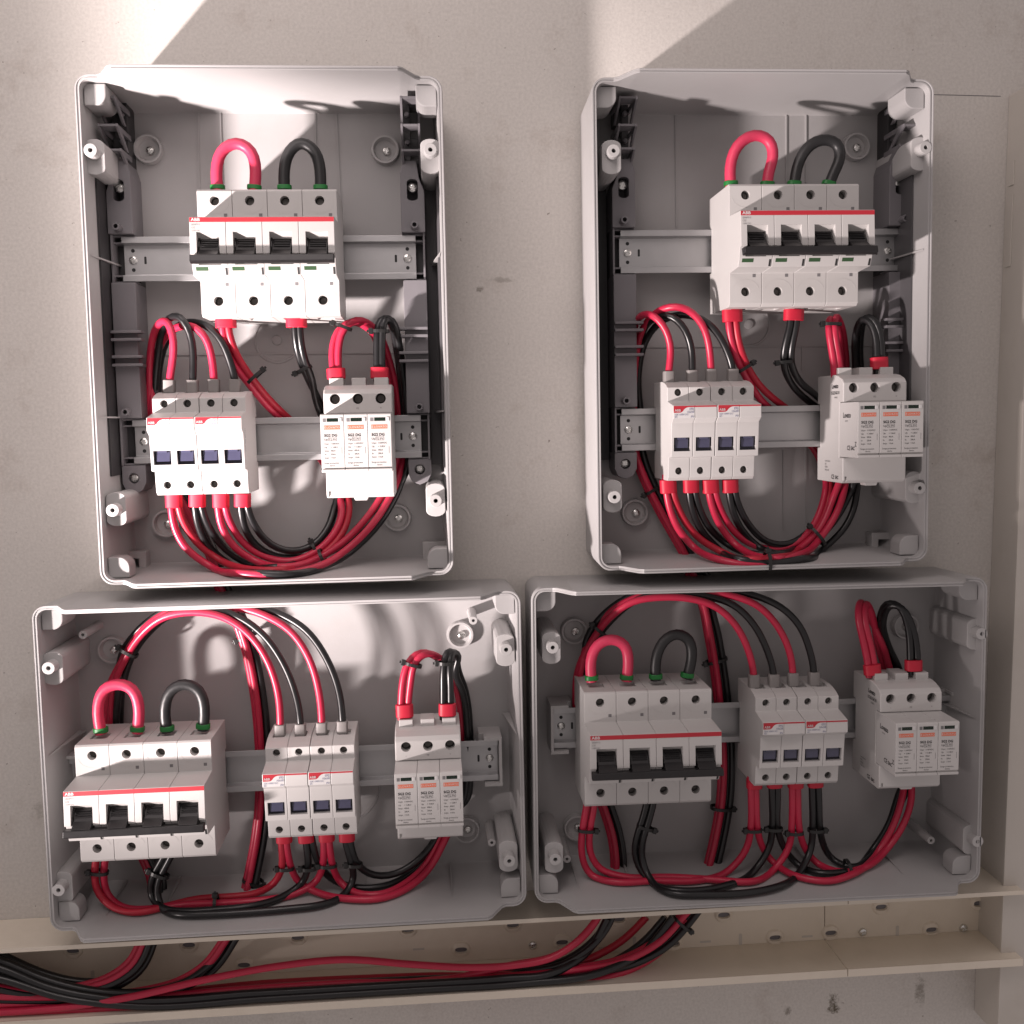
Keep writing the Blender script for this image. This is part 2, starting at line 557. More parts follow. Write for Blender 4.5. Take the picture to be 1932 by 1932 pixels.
def ribs(k, parent, lines):
    """thin moulded lines on the floor, given by pixels"""
    for (xa, ya, xb, yb) in lines:
        a = local(k, xa, ya, 3); c = local(k, xb, yb, 3)
        dx, dz = c[0] - a[0], c[1] - a[1]
        l = math.hypot(dx, dz); nx, nz = -dz / l * .55, dx / l * .55
        M().plate([(a[0] + nx, a[1] + nz), (a[0] - nx, a[1] - nz), (c[0] - nx, c[1] - nz), (c[0] + nx, c[1] + nz)], 2.8, 4.3).build('floor_rib', 'shell_grey', parent)
def wall_rib(k, parent, x, z, horizontal, h0=6, h1=74):
    """thin rib standing on an inner side wall"""
    w, hh = BOX[k][3:5]
    if horizontal:   # on left/right wall, runs along h
        s = 1 if x > 0 else -1
        b = M().add([(s * (w / 2 - 5.6), z - .6, h0), (s * (w / 2 - 12), z - .6, h0), (s * (w / 2 - 4.6), z - .6, h1),
                     (s * (w / 2 - 5.6), z + .6, h0), (s * (w / 2 - 12), z + .6, h0), (s * (w / 2 - 4.6), z + .6, h1)],
                    [(0, 1, 2), (5, 4, 3), (0, 3, 4, 1), (1, 4, 5, 2), (2, 5, 3, 0)])
    else:            # on bottom/top wall
        s = 1 if z > 0 else -1
        b = M().add([(x - .6, s * (hh / 2 - 5.6), h0), (x - .6, s * (hh / 2 - 9), h0), (x - .6, s * (hh / 2 - 4.4), h1),
                     (x + .6, s * (hh / 2 - 5.6), h0), (x + .6, s * (hh / 2 - 9), h0), (x + .6, s * (hh / 2 - 4.4), h1)],
                    [(0, 1, 2), (5, 4, 3), (0, 3, 4, 1), (1, 4, 5, 2), (2, 5, 3, 0)])
    b.build('wall_rib', 'shell_grey', parent)
def ring(k, parent, px, py, r, dot=True):
    x, z = local(k, px, py, 3)
    M().lathe(x, z, [(r, 3), (r - .5, 4.2), (r - 1.6, 4.2), (r - 2.0, 3.3)], 48).build('floor_ring', 'shell_grey', parent, smooth=30)
    if dot: M().lathe(x, z, [(4.2, 3), (3.8, 4.6), (1.5, 5.2), (0, 5.2)], 20).build('centre_dot', 'shell_grey', parent, smooth=40)

ENC = {}
LAB = {'UL': 'upright light grey enclosure at upper left, the brightest lit of the four',
       'UR': 'upright light grey enclosure at upper right with its outer left side in view',
       'LL': 'wide light grey enclosure at lower left, below the brightly lit one',
       'LR': 'wide light grey enclosure at lower right, the darkest of the four'}
for k, (cx, cz, th, w, hh, nm) in BOX.items():
    e = bpy.data.objects.new('enclosure', None)
    COL.objects.link(e)
    e.location = W3(cx, cz, 0)
    e.rotation_euler = (0, -th, 0)
    tag(e, LAB[k], 'enclosure', 'open plastic enclosures on the wall')
    ENC[k] = e
    shell(k, e)
    columns(k, e)
e = ENC['UL']
for a in [(170, 283, False), (812, 282, False), (212, 963, True), (822, 945, True)]: post('UL', e, *a)
for a in [(282, 284), (727, 285), (316, 987), (750, 976)]: dish('UL', e, *a)
ring('UL', e, 523, 642, 19.5)
ltab('UL', e, 226, 1042, 1); ltab('UL', e, 842, 1022, -1)
ribs('UL', e, [(374, 185, 378, 440), (415, 182, 420, 350), (594, 182, 597, 340), (633, 182, 645, 440), (260, 670, 790, 665), (430, 612, 620, 611)])
for z in (60, -62): wall_rib('UL', e, -1, z, True); wall_rib('UL', e, 1, z, True)
e = ENC['UR']
for a in [(1158, 284, False), (1747, 278, False), (1160, 938, True), (1736, 921, True)]: post('UR', e, *a)
for a in [(1612, 279), (1196, 966)]: dish('UR', e, *a)
ring('UR', e, 1412, 612, 19.5)
ltab('UR', e, 1690, 1005, -1)
ribs('UR', e, [(1274, 185, 1276, 430), (1483, 182, 1483, 345), (1520, 182, 1520, 345), (1520, 830, 1520, 1010), (1478, 850, 1478, 1000), (1190, 655, 1700, 652), (1480, 655, 1480, 700), (1513, 655, 1513, 700)])
for z in (60, -62): wall_rib('UR', e, -1, z, True); wall_rib('UR', e, 1, z, True)
e = ENC['LL']
for a in [(91, 1261, False), (955, 1226, False), (110, 1680, False), (961, 1625, True)]: post('LL', e, *a)
for a in [(214, 1224), (868, 1196), (880, 1562)]: dish('LL', e, *a)
ring('LL', e, 640, 1480, 36, False)
for x in (-150, -105, 55, 128): wall_rib('LL', e, x, -1, False, 6, 66)
for z in (10,): wall_rib('LL', e, -1, z, True); wall_rib('LL', e, 1, z, True)
# small guide pins beside the columns
for (px, py) in [(156, 1198), (893, 1171), (928, 1590)]:
    x, z = local('LL', px, py, 45)
    obj('guide_pin', carve(M().lathe(x, z, [(0, 3), (4.0, 3), (3.4, 45), (0, 45)], 16), M().lathe(x, z, [(0, 38), (1.3, 38), (1.3, 50), (0, 50)], 12), 'guide_pin', 'post_grey', .3), None, e)
e = ENC['LR']
for a in [(1043, 1222, False), (1853, 1196, False), (1048, 1622, False), (1845, 1588, False)]: post('LR', e, *a)
for a in [(1082, 1189), (1087, 1558), (1705, 1180)]: dish('LR', e, *a)
for x in (-150, -105, 55, 128): wall_rib('LR', e, x, -1, False, 6, 66)
for z in (10,): wall_rib('LR', e, -1, z, True); wall_rib('LR', e, 1, z, True)
for (px, py) in [(1070, 1621), (1757, 1586)]:
    x, z = local('LR', px, py, 45)
    obj('guide_pin', carve(M().lathe(x, z, [(0, 3), (4.0, 3), (3.4, 45), (0, 45)], 16), M().lathe(x, z, [(0, 38), (1.3, 38), (1.3, 50), (0, 50)], 12), 'guide_pin', 'post_grey', .3), None, e)

# ================================================================== RAILS
RAILP = [(17.5, 30), (17.5, 31), (12.6, 31), (11.6, 24.2), (-11.6, 24.2), (-12.6, 31), (-17.5, 31), (-17.5, 30), (-13.4, 30), (-12.4, 23.2), (12.4, 23.2), (13.4, 30)]
def rail(k, label, ref, xl, xr, zoff=0.0):
    """ref: local z of the rail centre; xl, xr: local ends in mm"""
    cx, cz, th = BOX[k][:3]
    e = bpy.data.objects.new('mounting_rail', None)
    COL.objects.link(e)
    xm = (xl + xr) / 2
    e.location = W3(cx + xm * math.cos(th) - ref * math.sin(th), cz + xm * math.sin(th) + ref * math.cos(th), 0)
    e.rotation_euler = (0, -th, 0)
    tag(e, label, 'rail', 'steel mounting rails in the enclosures')
    L = (xr - xl) / 2
    M().prism(RAILP, -L, L).build('rail_profile', 'zinc', e, .25)
    for s in (-1, 1):
        for dz in (-7.6, 7.6):
            M().lathe(s * (L - 7), dz, [(1.5, 24.0), (1.5, 24.35), (0, 24.35)], 12).build('rail_hole', 'rail_end_dark', e)
        M().plate(obround(s * (L - 16.5), 0, .9, 3.0, 5), 24.0, 24.35).build('rail_slot', 'rail_end_dark', e)
        screw(e, s * (L - 7), 0, 24.4, .4, 1.0)
    return e

# ------------------------------------------------------------------ device placement
def place(k, px, py, h, lx, lz):
    """world (x,z) of a device origin whose local point (lx,lz) is seen at the pixel at height h"""
    th = BOX[k][2]
    x, z = P(px, py, h)
    return x - lx * math.cos(th) + lz * math.sin(th), z - lx * math.sin(th) - lz * math.cos(th)
DEV = {
    'UL': dict(b=(504.0, 378.4), f=(375.3, 760.0), s=(674.9, 752.4)),
    'UR': dict(b=(1498.8, 367.4), f=(1340.9, 738.4), s=(1651.0, 731.0)),
    'LL': dict(b=(270.5, 1420.0), f=(584.9, 1419.1), s=(807.5, 1407.3)),
    'LR': dict(b=(1223.0, 1320.9), f=(1504.2, 1325.2), s=(1719.4, 1318.3)),
}
ORG = {}
for k in DEV:
    for d, (lz, h) in dict(b=(34.5, 84), f=(29.5, 76), s=(30.4, 82)).items():
        ORG[k, d] = place(k, *DEV[k][d], h, 0, lz)
def tolocal(k, xz):
    cx, cz, th = BOX[k][:3]
    dx, dz = xz[0] - cx, xz[1] - cz
    return dx * math.cos(th) + dz * math.sin(th), -dx * math.sin(th) + dz * math.cos(th)
def from_local(k, x, z):
    cx, cz, th = BOX[k][:3]
    return cx + x * math.cos(th) - z * math.sin(th), cz + x * math.sin(th) + z * math.cos(th)
# put every device exactly on its rail
RAILZ = {}
for k in ('UL', 'UR'):
    RAILZ[k, 1] = tolocal(k, ORG[k, 'b'])[1]
    RAILZ[k, 2] = (tolocal(k, ORG[k, 'f'])[1] + tolocal(k, ORG[k, 's'])[1]) / 2
for k in ('LL', 'LR'):
    RAILZ[k, 1] = sum(tolocal(k, ORG[k, d])[1] for d in 'bfs') / 3
for (k, d), xz in list(ORG.items()):
    lx, lz = tolocal(k, xz)
    r = 1 if (d == 'b' or k in ('LL', 'LR')) else 2
    print('DEV', k, d, round(lx, 1), round(lz, 1), 'rail', round(RAILZ[k, r], 1))
    lz = .5 * lz + .5 * RAILZ[k, r]
    ORG[k, d] = from_local(k, lx, lz)
RE = {}
xl, _ = local('UL', 230, 486, 31); xr, _ = local('UL', 785, 486, 31)
rail('UL', 'upper steel rail in the upper left enclosure, behind its breaker', RAILZ['UL', 1], xl, xr)
xl, _ = local('UL', 251, 836, 31); xr, _ = local('UL', 795, 826, 31)
rail('UL', 'lower steel rail in the upper left enclosure, behind its fuse holders', RAILZ['UL', 2], xl, xr)
xl, _ = local('UR', 1171, 480, 31); xr, _ = local('UR', 1696, 475, 31)
rail('UR', 'upper steel rail in the upper right enclosure, behind its breaker', RAILZ['UR', 1], xl, xr)
xl, _ = local('UR', 1173, 812, 31); xr, _ = local('UR', 1722, 805, 31)
rail('UR', 'lower steel rail in the upper right enclosure, behind its fuse holders', RAILZ['UR', 2], xl, xr)
xl, _ = local('LL', 128, 1480, 31); xr, _ = local('LL', 940, 1430, 31)
rail('LL', 'single steel rail in the lower left enclosure', RAILZ['LL', 1], xl, xr)
RE['LL'] = (xl, xr)
xl, _ = local('LR', 1045, 1375, 31); xr, _ = local('LR', 1815, 1360, 31)
rail('LR', 'single steel rail in the lower right enclosure', RAILZ['LR', 1], xl, xr)
RE['LR'] = (xl, xr)
# moulded rail seats of the lower enclosures
for k in ('LL', 'LR'):
    for s, x in zip((-1, 1), RE[k]):
        zc = RAILZ[k, 1]
        b = M().box(*sorted((x - s * 16, x + s * 3)), zc - 21, zc + 21, 3, 22)
        b.box(*sorted((x + s * .6, x + s * 3)), zc - 21, zc + 21, 22.02, 36)
        b.box(*sorted((x - s * 12, x + s * .58)), zc + 18.4, zc + 21, 22.02, 35.9)
        b.box(*sorted((x - s * 12, x + s * .58)), zc - 21, zc - 18.4, 22.02, 35.9)
        b.build('rail_seat', 'post_grey', ENC[k])

# ================================================================== CIRCUIT BREAKERS
PITCH = 26.0
prof = [(18, 31.2), (18, 26), (43, 26), (43, 82.5), (41.5, 84), (18.5, 84), (17, 114), (-9.5, 115.5), (-10.2, 112), (-17, 110.5), (-24, 107), (-25.5, 84), (-49, 84), (-51.5, 81), (-51.5, 26), (-18, 26), (-18, 31.2)]
base = M().prism(prof, .12, PITCH - .12)
cut = M().lathe(13, 34.5, [(0, 72), (3.55, 72), (3.55, 90), (0, 90)], 20).lathe(13, -39.8, [(0, 72), (3.55, 72), (3.55, 90), (0, 90)], 20)
cut.prism([(6.2, 120), (6.2, 113.0), (0, 105), (-3, 98), (-16.6, 98), (-16.6, 120)], 4.9, 21.1)
cut.box(6.5, 19.5, 41, 45, 54, 68)       # cable entry at the top
cut.box(6.5, 19.5, -54, -49, 54, 68)
POLE = carve(base, cut, 'pole', 'device_white', .35)
tg = M().prism([(3.5, 99), (4.6, 103), (2.2, 107.5), (-2, 111), (-6.5, 114), (-10.5, 120.5), (-16.2, 120.5), (-16.4, 99)], 6.4, 20.4)
n = 14
tg.prism([(-4 + 8.8 * math.sin(t), 103 + 8.8 * math.cos(t)) for t in [2 * math.pi * i / n for i in range(n)]], 5.1, 6.39)
for i in range(4):
    tg.box(7.5, 19.4, 0.2 - i * 1.4, 0.8 - i * 1.4, 108.5 + i * 1.0, 110.2 + i * 1.0)
TOGGLE = tg.mesh('toggle')
def slab(z1, h1, z2, h2, za, zb, up=.18, dn=1.0):
    """thin piece lying on a sloped face from (z1,h1) to (z2,h2), between za and zb"""
    f = lambda z: h1 + (h2 - h1) * (z - z1) / (z2 - z1)
    return [(za, f(za) + up), (zb, f(zb) + up), (zb, f(zb) - dn), (za, f(za) - dn)]
BMETH = {}
def arc_line(x, z, r, a0, a1, h, wd=.45, n=14):
    o = M()
    vs, fs = [], []
    for i in range(n + 1):
        t = a0 + (a1 - a0) * i / n
        for rr in (r, r - wd):
            for hv in (h - .4, h + .12):
                vs.append((x + rr * math.cos(t), z + rr * math.sin(t) * .86, hv))
    for i in range(n):
        k = 4 * i
        fs += [(k + 1, k + 5, k + 7, k + 3), (k, k + 4, k + 5, k + 1), (k + 3, k + 7, k + 6, k + 2)]
    return o.add(vs, fs)
proto = {}
def breaker(k, label):
    x, z = ORG[k, 'b']
    th = BOX[k][2]
    if 'b' not in proto:
        e = bpy.data.objects.new('circuit_breaker', None)
        COL.objects.link(e)
        proto['b'] = e
        shared = {}
        shared['win'] = M().prism(slab(-17, 110.5, -24, 107, -18.1, -20.7), 2.6, 11.4).mesh('status_window')
        shared['slot'] = M().prism(slab(-17, 110.5, -24, 107, -18.7, -23.6, .12), 23.6, 25.2).mesh('slot')
        shared['sq'] = M().box(19.6, 22.1, 22.6, 25.0, 83, 84.14).mesh('square_vent')
        shared['sq2'] = M().box(18.6, 21.0, -28.6, -26.2, 83, 84.14).mesh('square_vent')
        shared['scr'] = M().lathe(13, 34.5, [(3.3, 74), (3.3, 77.2), (2.6, 78), (0, 78)], 18).box(12.6, 13.4, 32.3, 36.7, 77.5, 78.5).mesh('terminal_screw')
        shared['scr2'] = M().lathe(13, -39.8, [(3.3, 74), (3.3, 77.2), (2.6, 78), (0, 78)], 18).box(10.8, 15.2, -40.2, -39.4, 77.5, 78.5).mesh('terminal_screw')
        shared['a1'] = arc_line(13, 34.5, 11.2, R(195), R(345), 84).mesh('moulded_arc')
        shared['a2'] = arc_line(13, -39.8, 11.2, R(15), R(165), 84).mesh('moulded_arc')
        for i in range(4):
            ox = -52 + i * PITCH
            def put(o):
                o.location = W3(ox, 0, 0)
                return o
            p = put(obj('pole', POLE, None, e))
            put(obj('toggle', TOGGLE, 'toggle_black', e, .4))
            for nme, key, m in [('status_window', 'win', 'indicator_green'), ('slot', 'slot', 'hole_dark'), ('square_vent', 'sq', 'print_grey'), ('square_vent', 'sq2', 'print_grey'),
                                ('terminal_screw', 'scr', 'brass_dark'), ('terminal_screw', 'scr2', 'brass_dark'), ('moulded_arc', 'a1', 'device_white'), ('moulded_arc', 'a2', 'device_white')]:
                obj(nme, shared[key], m, p)
        M().prism([(-11.2, 114.2), (-10.8, 121.6), (-15.8, 122.6), (-17.0, 120.0), (-17.0, 116.2)], -51.2, 51.6).build('toggle_bar', 'toggle_black', e, .6)
        st = M().prism(slab(17, 114, -9.5, 115.5, 16.6, 13.3), -51.7, 51.7).build('red_stripe', 'print_red', e)
        text_part('brand_print', 'label_white', st, [('ABB', 3.1, (-50.6, 13.95, 114.25), dict(sx=1.15, bold=.12))])
        text_part('rating_print', 'print_grey', e, [('S804PV-S', 1.7, (-50.6, 10.9, 114.42), {}), ('C32', 1.7, (-50.6, 8.7, 114.55), {}), ('1200V DC', 1.5, (-50.6, 6.6, 114.7), {})])
    else:
        e = copy_tree(proto['b'])
    e.location = W3(x, z, 0)
    e.rotation_euler = (0, -th, 0)
    tag(e, label, 'breaker', 'four-pole breakers')
breaker('UL', 'four-pole circuit breaker with black toggles in the upper left enclosure')
breaker('UR', 'four-pole circuit breaker with black toggles in the upper right enclosure')
breaker('LL', 'four-pole circuit breaker with black toggles in the lower left enclosure')
breaker('LR', 'four-pole circuit breaker with black toggles in the lower right enclosure')

# ================================================================== FUSE HOLDERS (two poles each)
fp = [(18, 31.2), (18, 26), (38.5, 26), (38.5, 56), (37.6, 63), (35.8, 70), (33.2, 76), (22.3, 76), (18.7, 95.4), (8.6, 96), (5.0, 90), (-21.8, 87.5), (-22.8, 78), (-38.4, 76.4), (-41, 73.5), (-41, 26), (-18, 26), (-18, 31.2)]
fb = M().prism(fp, .1, 17.4)
fc = M().lathe(8.75, 29.2, [(0, 66), (2.95, 66), (2.95, 82), (0, 82)], 18).lathe(8.75, -33.2, [(0, 66), (2.95, 66), (2.95, 82), (0, 82)], 18)
fc.box(2.2, 15.4, -17.2, -6.4, 83.2, 95)
fc.box(4, 13.5, 36, 42, 50, 62)
fc.box(4, 13.5, -44, -38, 50, 64)
FPOLE = carve(fb, fc, 'pole', 'device_white_clean', .4)
fwin = M().plate([(3.4, -6.7), (14.2, -6.7), (13.8, -14.6), (3.9, -14.6)], 83.0, 86.6).mesh('fuse_window')
fdark = M().box(2.22, 15.38, -17.18, -6.42, 82.8, 83.6).mesh('window_frame')
flip = M().prism([(-6.4, 86.0), (-6.4, 88.6), (-8.0, 87.9), (-8.2, 86.0)], 5.2, 12.4).mesh('finger_lip')
fscr = M().lathe(8.75, 29.2, [(2.7, 68), (2.7, 71.2), (2.0, 72), (0, 72)], 16).box(8.4, 9.1, 27.2, 31.2, 71.5, 72.4).mesh('terminal_screw')
fscr2 = M().lathe(8.75, -33.2, [(2.7, 68), (2.7, 71.2), (2.0, 72), (0, 72)], 16).box(6.8, 10.7, -33.5, -32.9, 71.5, 72.4).mesh('terminal_screw')
def fuse(k, side, label):
    x, z = ORG[k, 'f']
    th = BOX[k][2]
    if 'f' not in proto:
        e = bpy.data.objects.new('fuse_holder', None)
        COL.objects.link(e)
        proto['f'] = e
        for i in range(2):
            ox = -17.5 + 17.5 * i
            p = obj('pole', FPOLE, None, e)
            p.location = W3(ox, 0, 0)
            w = obj('fuse_window', fwin, 'window_tint', p, .4)
            obj('window_frame', fdark, 'window_dark', p)
            obj('finger_lip', flip, 'window_tint', p, .3)
            obj('terminal_screw', fscr, 'brass_dark', p)
            obj('terminal_screw', fscr2, 'brass_dark', p)
        for i, (za, zb) in enumerate([(36.2, 35.7), (34.9, 34.4)]):
            pass
        f = lambda zz: 95.4 + .6 * (18.7 - zz) / 10.1
        lb = M().prism([(18.2, f(18.2) + .10), (8.7, f(8.7) + .10), (8.7, f(8.7) - .5), (18.2, f(18.2) - .5)], -16.9, -.4).build('paper_label', 'label_white', e)
        poly = [(-16.9, 18.25), (17.0, 18.25), (17.0, 17.2), (-5.4, 17.2), (-7.4, 16.6), (-9.0, 15.3), (-10.0, 13.9), (-11.4, 13.1), (-16.9, 13.0)]
        rb = M()
        kk = len(poly)
        rb.add([(a, b, f(b) + .2) for a, b in poly] + [(a, b, f(b) - .4) for a, b in poly],
               [tuple(range(kk)), tuple(range(2 * kk - 1, kk - 1, -1))] + [(i, kk + i, kk + (i + 1) % kk, (i + 1) % kk) for i in range(kk)])
        rs = rb.build('red_stripe', 'print_red', e)
        text_part('brand_print', 'label_white', rs, [('ABB', 2.7, (-16.2, 13.9, 96.0), {})])
        text_part('rating_print', 'print_blue', lb, [('E92', 2.4, (-1.0, 14.9, 95.92), dict(align='RIGHT')), ('10x38', 2.3, (-1.0, 12.7, 96.05), dict(align='RIGHT')),
                  ('32A 1000V DC', 1.75, (-16.4, 10.9, 96.16), {}), ('IEC', 1.6, (-16.4, 9.2, 96.26), {}), ('PV', 2.3, (-1.0, 9.0, 96.26), dict(align='RIGHT'))])
        tl = M()
        for dz in (0, 1.5, 3.0):
            for ox in (-17.5, 0):
                tl.box(ox + 1.2, ox + 8.4, 38.45, 38.56, 50 + dz * 2, 50.5 + dz * 2)
        side_t = text_part('side_print', 'print_grey', e, [('10x38 PV 32A', 3.2, (17.45, 10, 84), dict(ux=(0, -1, 0), uz=(0, 0, -1), nrm=(1, 0, 0), lift=.08))])
    else:
        e = copy_tree(proto['f'])
    ox = -17.65 if side == 'l' else 17.65
    e.location = W3(x + ox * math.cos(th), z + ox * math.sin(th), 0)
    e.rotation_euler = (0, -th, 0)
    tag(e, label, 'fuse holder', 'two-pole fuse holders')
for k in BOX:
    nm = BOX[k][5]
    fuse(k, 'l', f'left one of the two white two-pole fuse holders in the {nm} enclosure')
    fuse(k, 'r', f'right one of the two white two-pole fuse holders in the {nm} enclosure')

# ================================================================== SURGE PROTECTORS
sp = [(18, 31.2), (18, 26), (41.5, 26), (41.5, 64), (40.4, 71), (37.8, 78.5), (34.5, 82), (19.2, 82), (19.2, 74), (-25.2, 74), (-25.2, 82), (-43.5, 82), (-46, 79), (-46, 26), (-18, 26), (-18, 31.2)]
sb = M().prism(sp, -26.2, 26.2)
sc_ = M()
for i in range(3):
    sc_.lathe(-17.5 + 17.5 * i, 30.4, [(0, 70), (4.0, 70), (4.0, 90), (0, 90)], 20)
sc_.box(-24.6, -22.6, -45.0, -40.5, 80, 84)
SBASE = carve(sb, sc_, 'base', 'device_white_clean', .9, 3)
mprof = [(18.8, 74.2), (18.8, 111), (18.0, 112), (-20.9, 112), (-21.4, 110.2), (-22.3, 110.2), (-22.5, 112.4), (-24.6, 112.0), (-24.8, 74.2)]
SMOD = M().prism(mprof, .12, 17.38).mesh('plug_module')
def spd(k, label):
    x, z = ORG[k, 's']
    th = BOX[k][2]
    if 's' not in proto:
        e = bpy.data.objects.new('surge_protector', None)
        COL.objects.link(e)
        proto['s'] = e
        obj('base', SBASE, None, e)
        tabm = M().box(-5.5, 5.5, 41, 47.2, 46, 64).mesh('cable_entry')
        lip = M().plate([(-6, -45.6), (6, -45.6), (4.6, -48.6), (-4.6, -48.6)], 66, 76).build('release_tab', 'device_white_clean', e, .5)
        scr = M().lathe(0, 30.4, [(3.7, 71), (3.7, 74), (2.8, 74.8), (0, 74.8)], 18).box(-2.6, 2.6, 30.0, 30.8, 74.3, 75.3).mesh('terminal_screw')
        slot = M().box(4.9, 13.2, 13.0, 15.6, 111.2, 112.16).mesh('status_window')
        sq = M().box(1.9, 4.2, 12.9, 15.5, 111.2, 112.14).mesh('reset_mark')
        sq2 = M().box(13.7, 16.0, 12.9, 15.9, 111.2, 112.6).mesh('catch')
        logo = M().box(2.6, 14.4, 7.3, 10.3, 111.2, 112.14).mesh('brand_band')
        pr = {}
        for i in range(3):
            t = obj('cable_entry', tabm, 'device_white', e, .4); t.location = W3(-17.5 + 17.5 * i, 0, 0)
            s = obj('terminal_screw', scr, 'brass_dark', e); s.location = W3(-17.5 + 17.5 * i, 0, 0)
            m = obj('plug_module', SMOD, 'device_white_clean', e, .35)
            m.location = W3(-26.25 + 17.5 * i, 0, 0)
            obj('status_window', slot, 'indicator_dark', m)
            obj('reset_mark', sq, 'print_grey', m)
            obj('catch', sq2, 'label_white', m, .3)
            obj('brand_band', logo, 'print_orange', m)
            if not pr:
                a = text_part('brand_print', 'label_white', m, [('LOVATO', 2.1, (4.6, 8.1, 112.08), dict(sx=1.15)), ('E', 2.6, (2.9, 7.9, 112.08), {})])
                rows = [('SG2 DG', 2.8, (2.5, 1.9, 112), dict(bold=.15)), ('Up', 2.3, (2.5, -.9, 112), {}), ('T2 PV', 2.1, (5.9, -.9, 112), {}),
                        ('Ucpv', 1.7, (2.5, -3.9, 112), {}), ('1100VDC', 1.7, (7.0, -3.9, 112), {}), ('Up', 1.7, (2.5, -6.5, 112), {}), ('< 3.8kV', 1.7, (7.0, -6.5, 112), {}),
                        ('Imax', 1.7, (2.5, -9.1, 112), {}), ('40kA', 1.7, (7.0, -9.1, 112), {}), ('In', 1.7, (2.5, -11.7, 112), {}), ('20kA', 1.7, (7.0, -11.7, 112), {}),
                        ('Iscpv', 1.7, (2.5, -14.3, 112), {}), ('11kA', 1.7, (7.0, -14.3, 112), {}), ('Surge protective', 1.65, (2.0, -18.2, 112), {}), ('device', 1.55, (6.0, -20.1, 112), {})]
                b = text_part('rating_print', 'print_black', m, rows)
                bx = M()
                for (p, q, r_, s_) in [(5.5, 11.7, -1.35, -1.15), (5.5, 11.7, 1.05, 1.25), (5.5, 5.7, -1.15, 1.05), (11.5, 11.7, -1.15, 1.05), (15.2, 15.4, -11, -6)]:
                    bx.box(p, q, r_, s_, 111.6, 112.12)
                c = bx.build('print_frame', 'print_grey', m)
                pr = dict(a=a.data, b=b.data, c=c.data)
            else:
                obj('brand_print', pr['a'], None, m)
                obj('rating_print', pr['b'], None, m)
                obj('print_frame', pr['c'], None, m)
            if i == 0:
                kw = dict(ux=(0, 0, 1), uz=(0, 1, 0), nrm=(-1, 0, 0), lift=.02)
                text_part('side_print', 'print_black', m, [('Lovato', 5.6, (.08, 6.6, 82), dict(kw, bold=.35)), ('electric', 2.0, (.08, 3.6, 86), kw), ('CE', 5.2, (.08, -19, 90.5), dict(kw, bold=.2)), ('EAC', 4.0, (.08, -18.8, 98), dict(kw, bold=.3)), ('Z', 5.0, (.08, -15.8, 106), dict(kw, bold=.2))])
        for sy, tx in ((25.6, 'L-'), (25.6, 'PE'), (25.6, 'L+')): pass
        text_part('terminal_print', 'print_grey', e, [('-', 2.6, (-18, 22.4, 82.0), {}), ('PE', 1.9, (-1.2, 22.4, 82.0), {}), ('+', 2.4, (16.8, 22.4, 82.0), {})])
        kw = dict(ux=(0, 0, 1), uz=(0, 1, 0), nrm=(-1, 0, 0), lift=.12)
        text_part('side_print', 'print_black', e, [('Lovato', 5.0, (-26.2, 30.5, 58), dict(kw, bold=.35)), ('SG2DGK10', 3.6, (-26.2, 25.6, 57), dict(kw, bold=.15)), ('1100VDC', 1.9, (-26.2, 22.5, 63), kw)])
        text_part('maker_print', 'print_black', e, [('Lovato Electric', 1.9, (-26.2, -29.5, 44), kw), ('Italy', 1.9, (-26.2, -32, 44), kw), ('SG2DG', 1.9, (-26.2, -34.5, 44), kw), ('Made in EU', 1.9, (-26.2, -37, 44), kw), ('CE', 5.0, (-26.2, -43.3, 58), dict(kw, bold=.2)), ('EAC', 3.8, (-26.2, -43.1, 66), dict(kw, bold=.25))])
    else:
        e = copy_tree(proto['s'])
    e.location = W3(x, z, 0)
    e.rotation_euler = (0, -th, 0)
    tag(e, label, 'surge protector', 'three-module surge protectors')
for k in BOX:
    spd(k, f'white three-module surge protector with orange logos in the {BOX[k][5]} enclosure')

